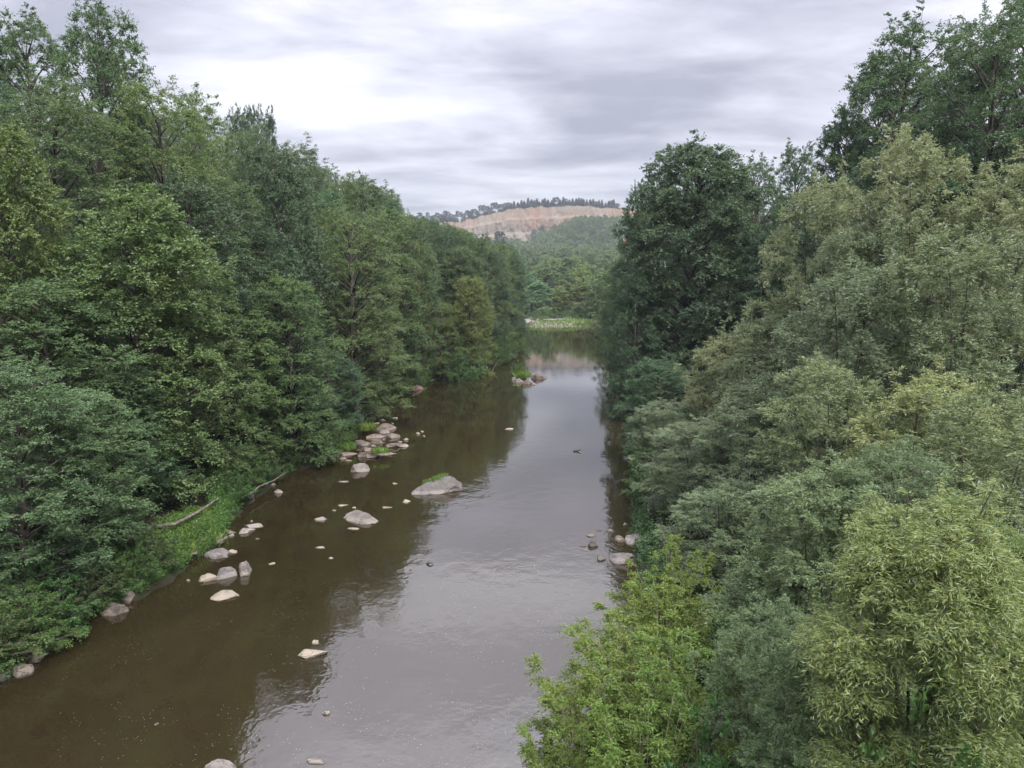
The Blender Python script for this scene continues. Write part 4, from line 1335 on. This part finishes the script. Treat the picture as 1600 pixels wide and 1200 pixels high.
def shore_strip(name, y0, y1, n, side, h, wd, tint, label):
    sp = []
    while len(sp) < n:
        y = gr.uniform(y0, y1)
        if noise.noise(Vector((y * .9, side * 5.0, 0))) < gr.uniform(-.5, .35): continue
        x = float(xl(y)) - gr.uniform(-.12, .75) if side < 0 else float(xr(y)) + gr.uniform(-.12, .75)
        sp.append((x, y, max(.0, float(height(x, y)) - .04)))
    V = np.concatenate([blades(sp[::2], h, wd, gr, .55), herbs(sp[1::2], h * .9, wd * 3.2, gr)])
    o = link(name, quads_mesh(name, V), mat=M['shrub']); o.color = (*tint, 1)
    tag(o, label, kind='stuff')


shore_strip("shore_grass", 19, 50, 4200, -1, .38, .03, (.95, 1.05, .8), "ragged grass and weeds along the near left waterline")
shore_strip("shore_grass", 50, 150, 3600, -1, .6, .05, (1.0, 1.1, .85), "ragged grass along the far left waterline")
shore_strip("shore_grass", 14, 62, 3600, 1, .4, .03, (.75, .9, .75), "ragged weeds along the right waterline")


# ------------------------------------------------------------------ dead wood
def branch(name, pts, r0, r1, label, mat='deadwood', sides=7, subs=(), cat='branch'):
    """pts: (px, py, z) along the branch"""
    P = np.array([at(a, b, z) for a, b, z in pts])
    t = np.linspace(0, 1, len(P)); tt = np.linspace(0, 1, 6 * len(P))
    Q = np.stack([np.interp(tt, t, P[:, i]) for i in range(3)], 1)
    Q[1:-1] = (Q[:-2] + Q[1:-1] * 2 + Q[2:]) / 4
    Q += gr.normal(0, r0 * .10, Q.shape)
    w = Wood(); w.add(Q, np.linspace(r0, r1, len(Q)) * gr.uniform(.93, 1.07, len(Q)), sides)
    base = P[0].copy()
    for s in subs:
        S = np.array([at(a, b, z) for a, b, z in s]); w.add(S, np.linspace(r0 * .5, .006, len(S)), 5)
    for v in w.V: v -= base
    o = link(name, w.mesh(name), mat=M[mat]); o.location = base
    return tag(o, label, cat)


branch("fallen_log", [(180, 858, .9), (210, 838, 1.0), (232, 826, 1.1)], .10, .08, "broken lower end of a driftwood trunk left of the grass slope",
       subs=[[(225, 829, 1.1), (240, 836, 1.0)]], cat='log')
branch("fallen_log", [(229, 827, 1.1), (250, 822, 1.2), (272, 819, 1.25), (300, 806, 1.2), (325, 790, 1.2), (340, 779, 1.2)], .09, .05,
       "grey driftwood log lying across the left bank above the grass", cat='log')
branch("dead_branch", [(358, 777, .45), (382, 776, .42), (393, 770, .45), (404, 761, .5), (425, 752, .5), (446, 739, .55)], .10, .022,
       "pale forked dead branch reaching into the water by the nettles", subs=[[(390, 774, .42), (398, 781, .1), (386, 790, -.05)]])
branch("dead_branch", [(270, 782, 1.2), (280, 757, 2.0), (287, 743, 2.5), (302, 735, 2.7)], .03, .008, "thin bare stick standing in the shade on the left bank")
branch("dead_branch", [(422, 625, 3.6), (436, 645, 3.0), (445, 658, 2.4), (464, 670, 2.1)], .04, .012, "bare hanging branch below the dark drooping tree")
branch("dead_branch", [(562, 556, 4.0), (575, 566, 3.6), (585, 576, 3.2)], .05, .015, "pale bare branch in front of the forest beyond the rock pile")
branch("dead_branch", [(768, 583, 0), (773, 572, .5), (776, 566, .9)], .05, .02, "leaning bare stick at the left bank by the bend")
branch("dead_branch", [(797, 556, .4), (803, 551, .8), (815, 546, 1.0)], .07, .03, "bleached dead branch at the tip of the left bank",
       subs=[[(799, 555, .5), (806, 554, .4), (814, 555, .2)]])
branch("dead_branch", [(672, 596, .15), (690, 588, .2), (706, 583, .1)], .07, .02, "dead branch lying in the shallows beyond the bank grass")
branch("dead_branch", [(953, 853, .25), (962, 858, .2), (972, 860, .3)], .02, .012, "dark stick poking out from the right bank boulders", mat='bark')
branch("twig", [(897, 705, .02), (902, 704, .05), (907, 703, .12)], .06, .03, "dark floating stick in the middle of the sky reflection", mat='bark')
branch("twig", [(667, 880, .02), (671, 879, .08), (677, 880, .04)], .04, .02, "small dark twig breaking the water in mid river", mat='bark')

# reddish undercut earth with roots
eb = at(645, 610)
me = rock_mesh(900, 1.5, .5, .55, 4, 4, .4)
o = link("earth_bank", me, mat=plain_mat("red_earth", (.17, .10, .085), .95, nscale=4.0, var=.5)); o.location = (eb.x, eb.y + .2, 0)
o.rotation_euler = (0, 0, .5); tag(o, "reddish bare earth at the foot of the tall bank grass", kind='structure')
o['kind'] = 'structure'

# foam flecks drifting in the near water
fl = []
while len(fl) < 900:
    px, py = gr.uniform(90, 920), gr.uniform(880, 1210)
    cl_ = noise.noise(Vector((px * .012, py * .02, 3)))
    if gr.random() > .25 + 1.2 * cl_: continue
    p = at(px, py, .008)
    if p.x < float(xl(p.y)) + .6: continue
    fl.append((p.x, p.y, .008))
fl = np.array(fl); s = gr.uniform(.004, .010, len(fl)); an = gr.uniform(0, 6.28, len(fl))
A = np.stack([np.cos(an), np.sin(an), an * 0], 1)
V = leaf_quads(fl, A, np.tile(UP, (len(fl), 1)), s * 2.4, s * 2, 0.0); V[:, 2] = .008
foam = link("foam_flecks", quads_mesh("foam_flecks", V), mat=plain_mat("foam", (.40, .38, .33), .8))
tag(foam, "white foam flecks drifting on the brown water", kind='stuff')

# ------------------------------------------------------------------ power line poles
steel = plain_mat("pole_concrete", (.22, .215, .20), .8)


def pole(px, tp, D, label):
    p = at_d(px, tp, D); zg = float(height(p.x, D)); h = p.z - zg
    e_ = empty("utility_pole", (p.x, D, zg), label, "pole", "power line poles on the slope")
    w = Wood(); w.add([(0, 0, -.5), (0, 0, h)], [.16, .11], 8); link("mast", w.mesh("mast"), e_, steel)
    w = Wood(); w.add([(-1.1, 0, h - .5), (1.1, 0, h - .5)], [.05, .05], 4); link("crossarm", w.mesh("crossarm"), e_, steel)
    for x in (-1, 0, 1):
        w = Wood(); w.add([(x, 0, h - .42 + (.5 if x == 0 else 0)), (x, 0, h - .1 + (.5 if x == 0 else 0))], [.07, .04], 6); link("insulator", w.mesh("insulator"), e_, steel)
    return e_, Vector((p.x, D, zg + h))


pole(805, 380, 440, "pale power pole above the trees, left of the two beside each other")
pole(812, 392, 400, "shorter pale power pole just right of the left pole")
pole(906, 384, 430, "pale power pole above the trees on the right of the slope")
wire = plain_mat("wire_aluminium", (.22, .22, .22), .5, .3)
for k, (ya, yb, word) in enumerate(((441, 444, "topmost"), (446, 448, "middle"), (451, 452, "lowest"))):
    a, b = at_d(832, ya, 222), at_d(925, yb, 214)
    t = np.linspace(0, 1, 14)[:, None]
    P = np.array(a) * (1 - t) + np.array(b) * t - np.array([0, 0, 1.0]) * (4 * t * (1 - t)) * .35
    w = Wood(); w.add(P - P[0], [.013] * 14, 4)
    o = link("power_cable", w.mesh("power_cable"), mat=wire); o.location = P[0]
    tag(o, f"{word} of three thin power cables in front of the dark trees", "cable", "power cables above the stony bar")

# house with a red roof, seen through gaps left of the huge ash
def house():
    D = 235; p = at_d(999, 373, D)
    zg = p.z - 7.2
    e_ = empty("house", (p.x, D, zg), "house with a red tiled roof half hidden by the huge ash", "house")
    def box(name, x0, x1, y0, y1, z0, z1, mat, par):
        V = [(x, y, z) for z in (z0, z1) for y in (y0, y1) for x in (x0, x1)]
        Q = [(0, 2, 3, 1), (4, 5, 7, 6), (0, 1, 5, 4), (2, 6, 7, 3), (0, 4, 6, 2), (1, 3, 7, 5)]
        return link(name, mesh_np(name, V, Q), par, mat)
    wall = box("wall", -4.5, 4.5, -3.5, 3.5, -4, 4.6, plain_mat("render_wall", (.2, .19, .165), .9), e_)
    gv = link("gable", mesh_np("gable", [(-4.5, -3.48, 4.6), (-4.5, 3.48, 4.6), (-4.5, 0, 7.0), (4.5, -3.48, 4.6), (4.5, 3.48, 4.6), (4.5, 0, 7.0)], [(0, 1, 2), (3, 5, 4)]), e_, wall.data.materials[0])
    rm = plain_mat("red_tiles", (.13, .04, .028), .8, nscale=3)
    V = []
    for sx in (-4.9, 4.9):
        for (y, z) in ((-4.1, 4.3), (0, 7.25), (4.1, 4.3), (4.1, 4.1), (0, 7.02), (-4.1, 4.1)): V.append((sx, y, z))
    Q = [(i, (i + 1) % 6, (i + 1) % 6 + 6, i + 6) for i in range(6)] + [(0, 5, 4, 1), (1, 4, 3, 2), (6, 7, 10, 11), (7, 8, 9, 10)]
    rf = link("roof", mesh_np("roof", V, Q), e_, rm)
    box("chimney", 1.4, 2.0, .6, 1.2, 6.0, 8.0, rm, rf)
    for x in (-2.6, 0, 2.6):
        f = box("window", x - .6, x + .6, -3.56, -3.5, 1.6, 3.0, plain_mat("frame", (.35, .35, .34)), e_)
        box("pane", x - .5, x + .5, -3.575, -3.565, 1.7, 2.9, plain_mat("pane", (.03, .035, .04), .1), f)


house()

# ------------------------------------------------------------------ the air between
if HAZE > 0:
    V = [(x, y, z) for z in (-4, 170) for y in (-90, 2700) for x in (-1800, 1800)]
    Q = [(0, 2, 3, 1), (4, 5, 7, 6), (0, 1, 5, 4), (2, 6, 7, 3), (0, 4, 6, 2), (1, 3, 7, 5)]
    hz = link("haze", mesh_np("haze", V, Q))
    m, nt, out = newmat("haze")
    pv = N(nt, "ShaderNodeVolumePrincipled"); pv.inputs['Density'].default_value = HAZE
    pv.inputs['Color'].default_value = (.80, .87, 1.0, 1); pv.inputs['Anisotropy'].default_value = .2
    L(nt, pv.outputs[0], out.inputs['Volume'])
    hz.data.materials.append(m); tag(hz, "thin bluish haze in the valley air", kind='stuff')

# ------------------------------------------------------------------ render settings
c = scene.cycles
c.max_bounces = 6; c.diffuse_bounces = 4; c.glossy_bounces = 3; c.transmission_bounces = 3; c.transparent_max_bounces = 4; c.volume_bounces = 0
c.caustics_reflective = False; c.caustics_refractive = False
c.use_denoising = DENOISE
c.sample_clamp_indirect = 6
scene.view_settings.view_transform = 'Standard'
scene.view_settings.look = 'None'
scene.view_settings.exposure = EXPO
scene.view_settings.gamma = 1
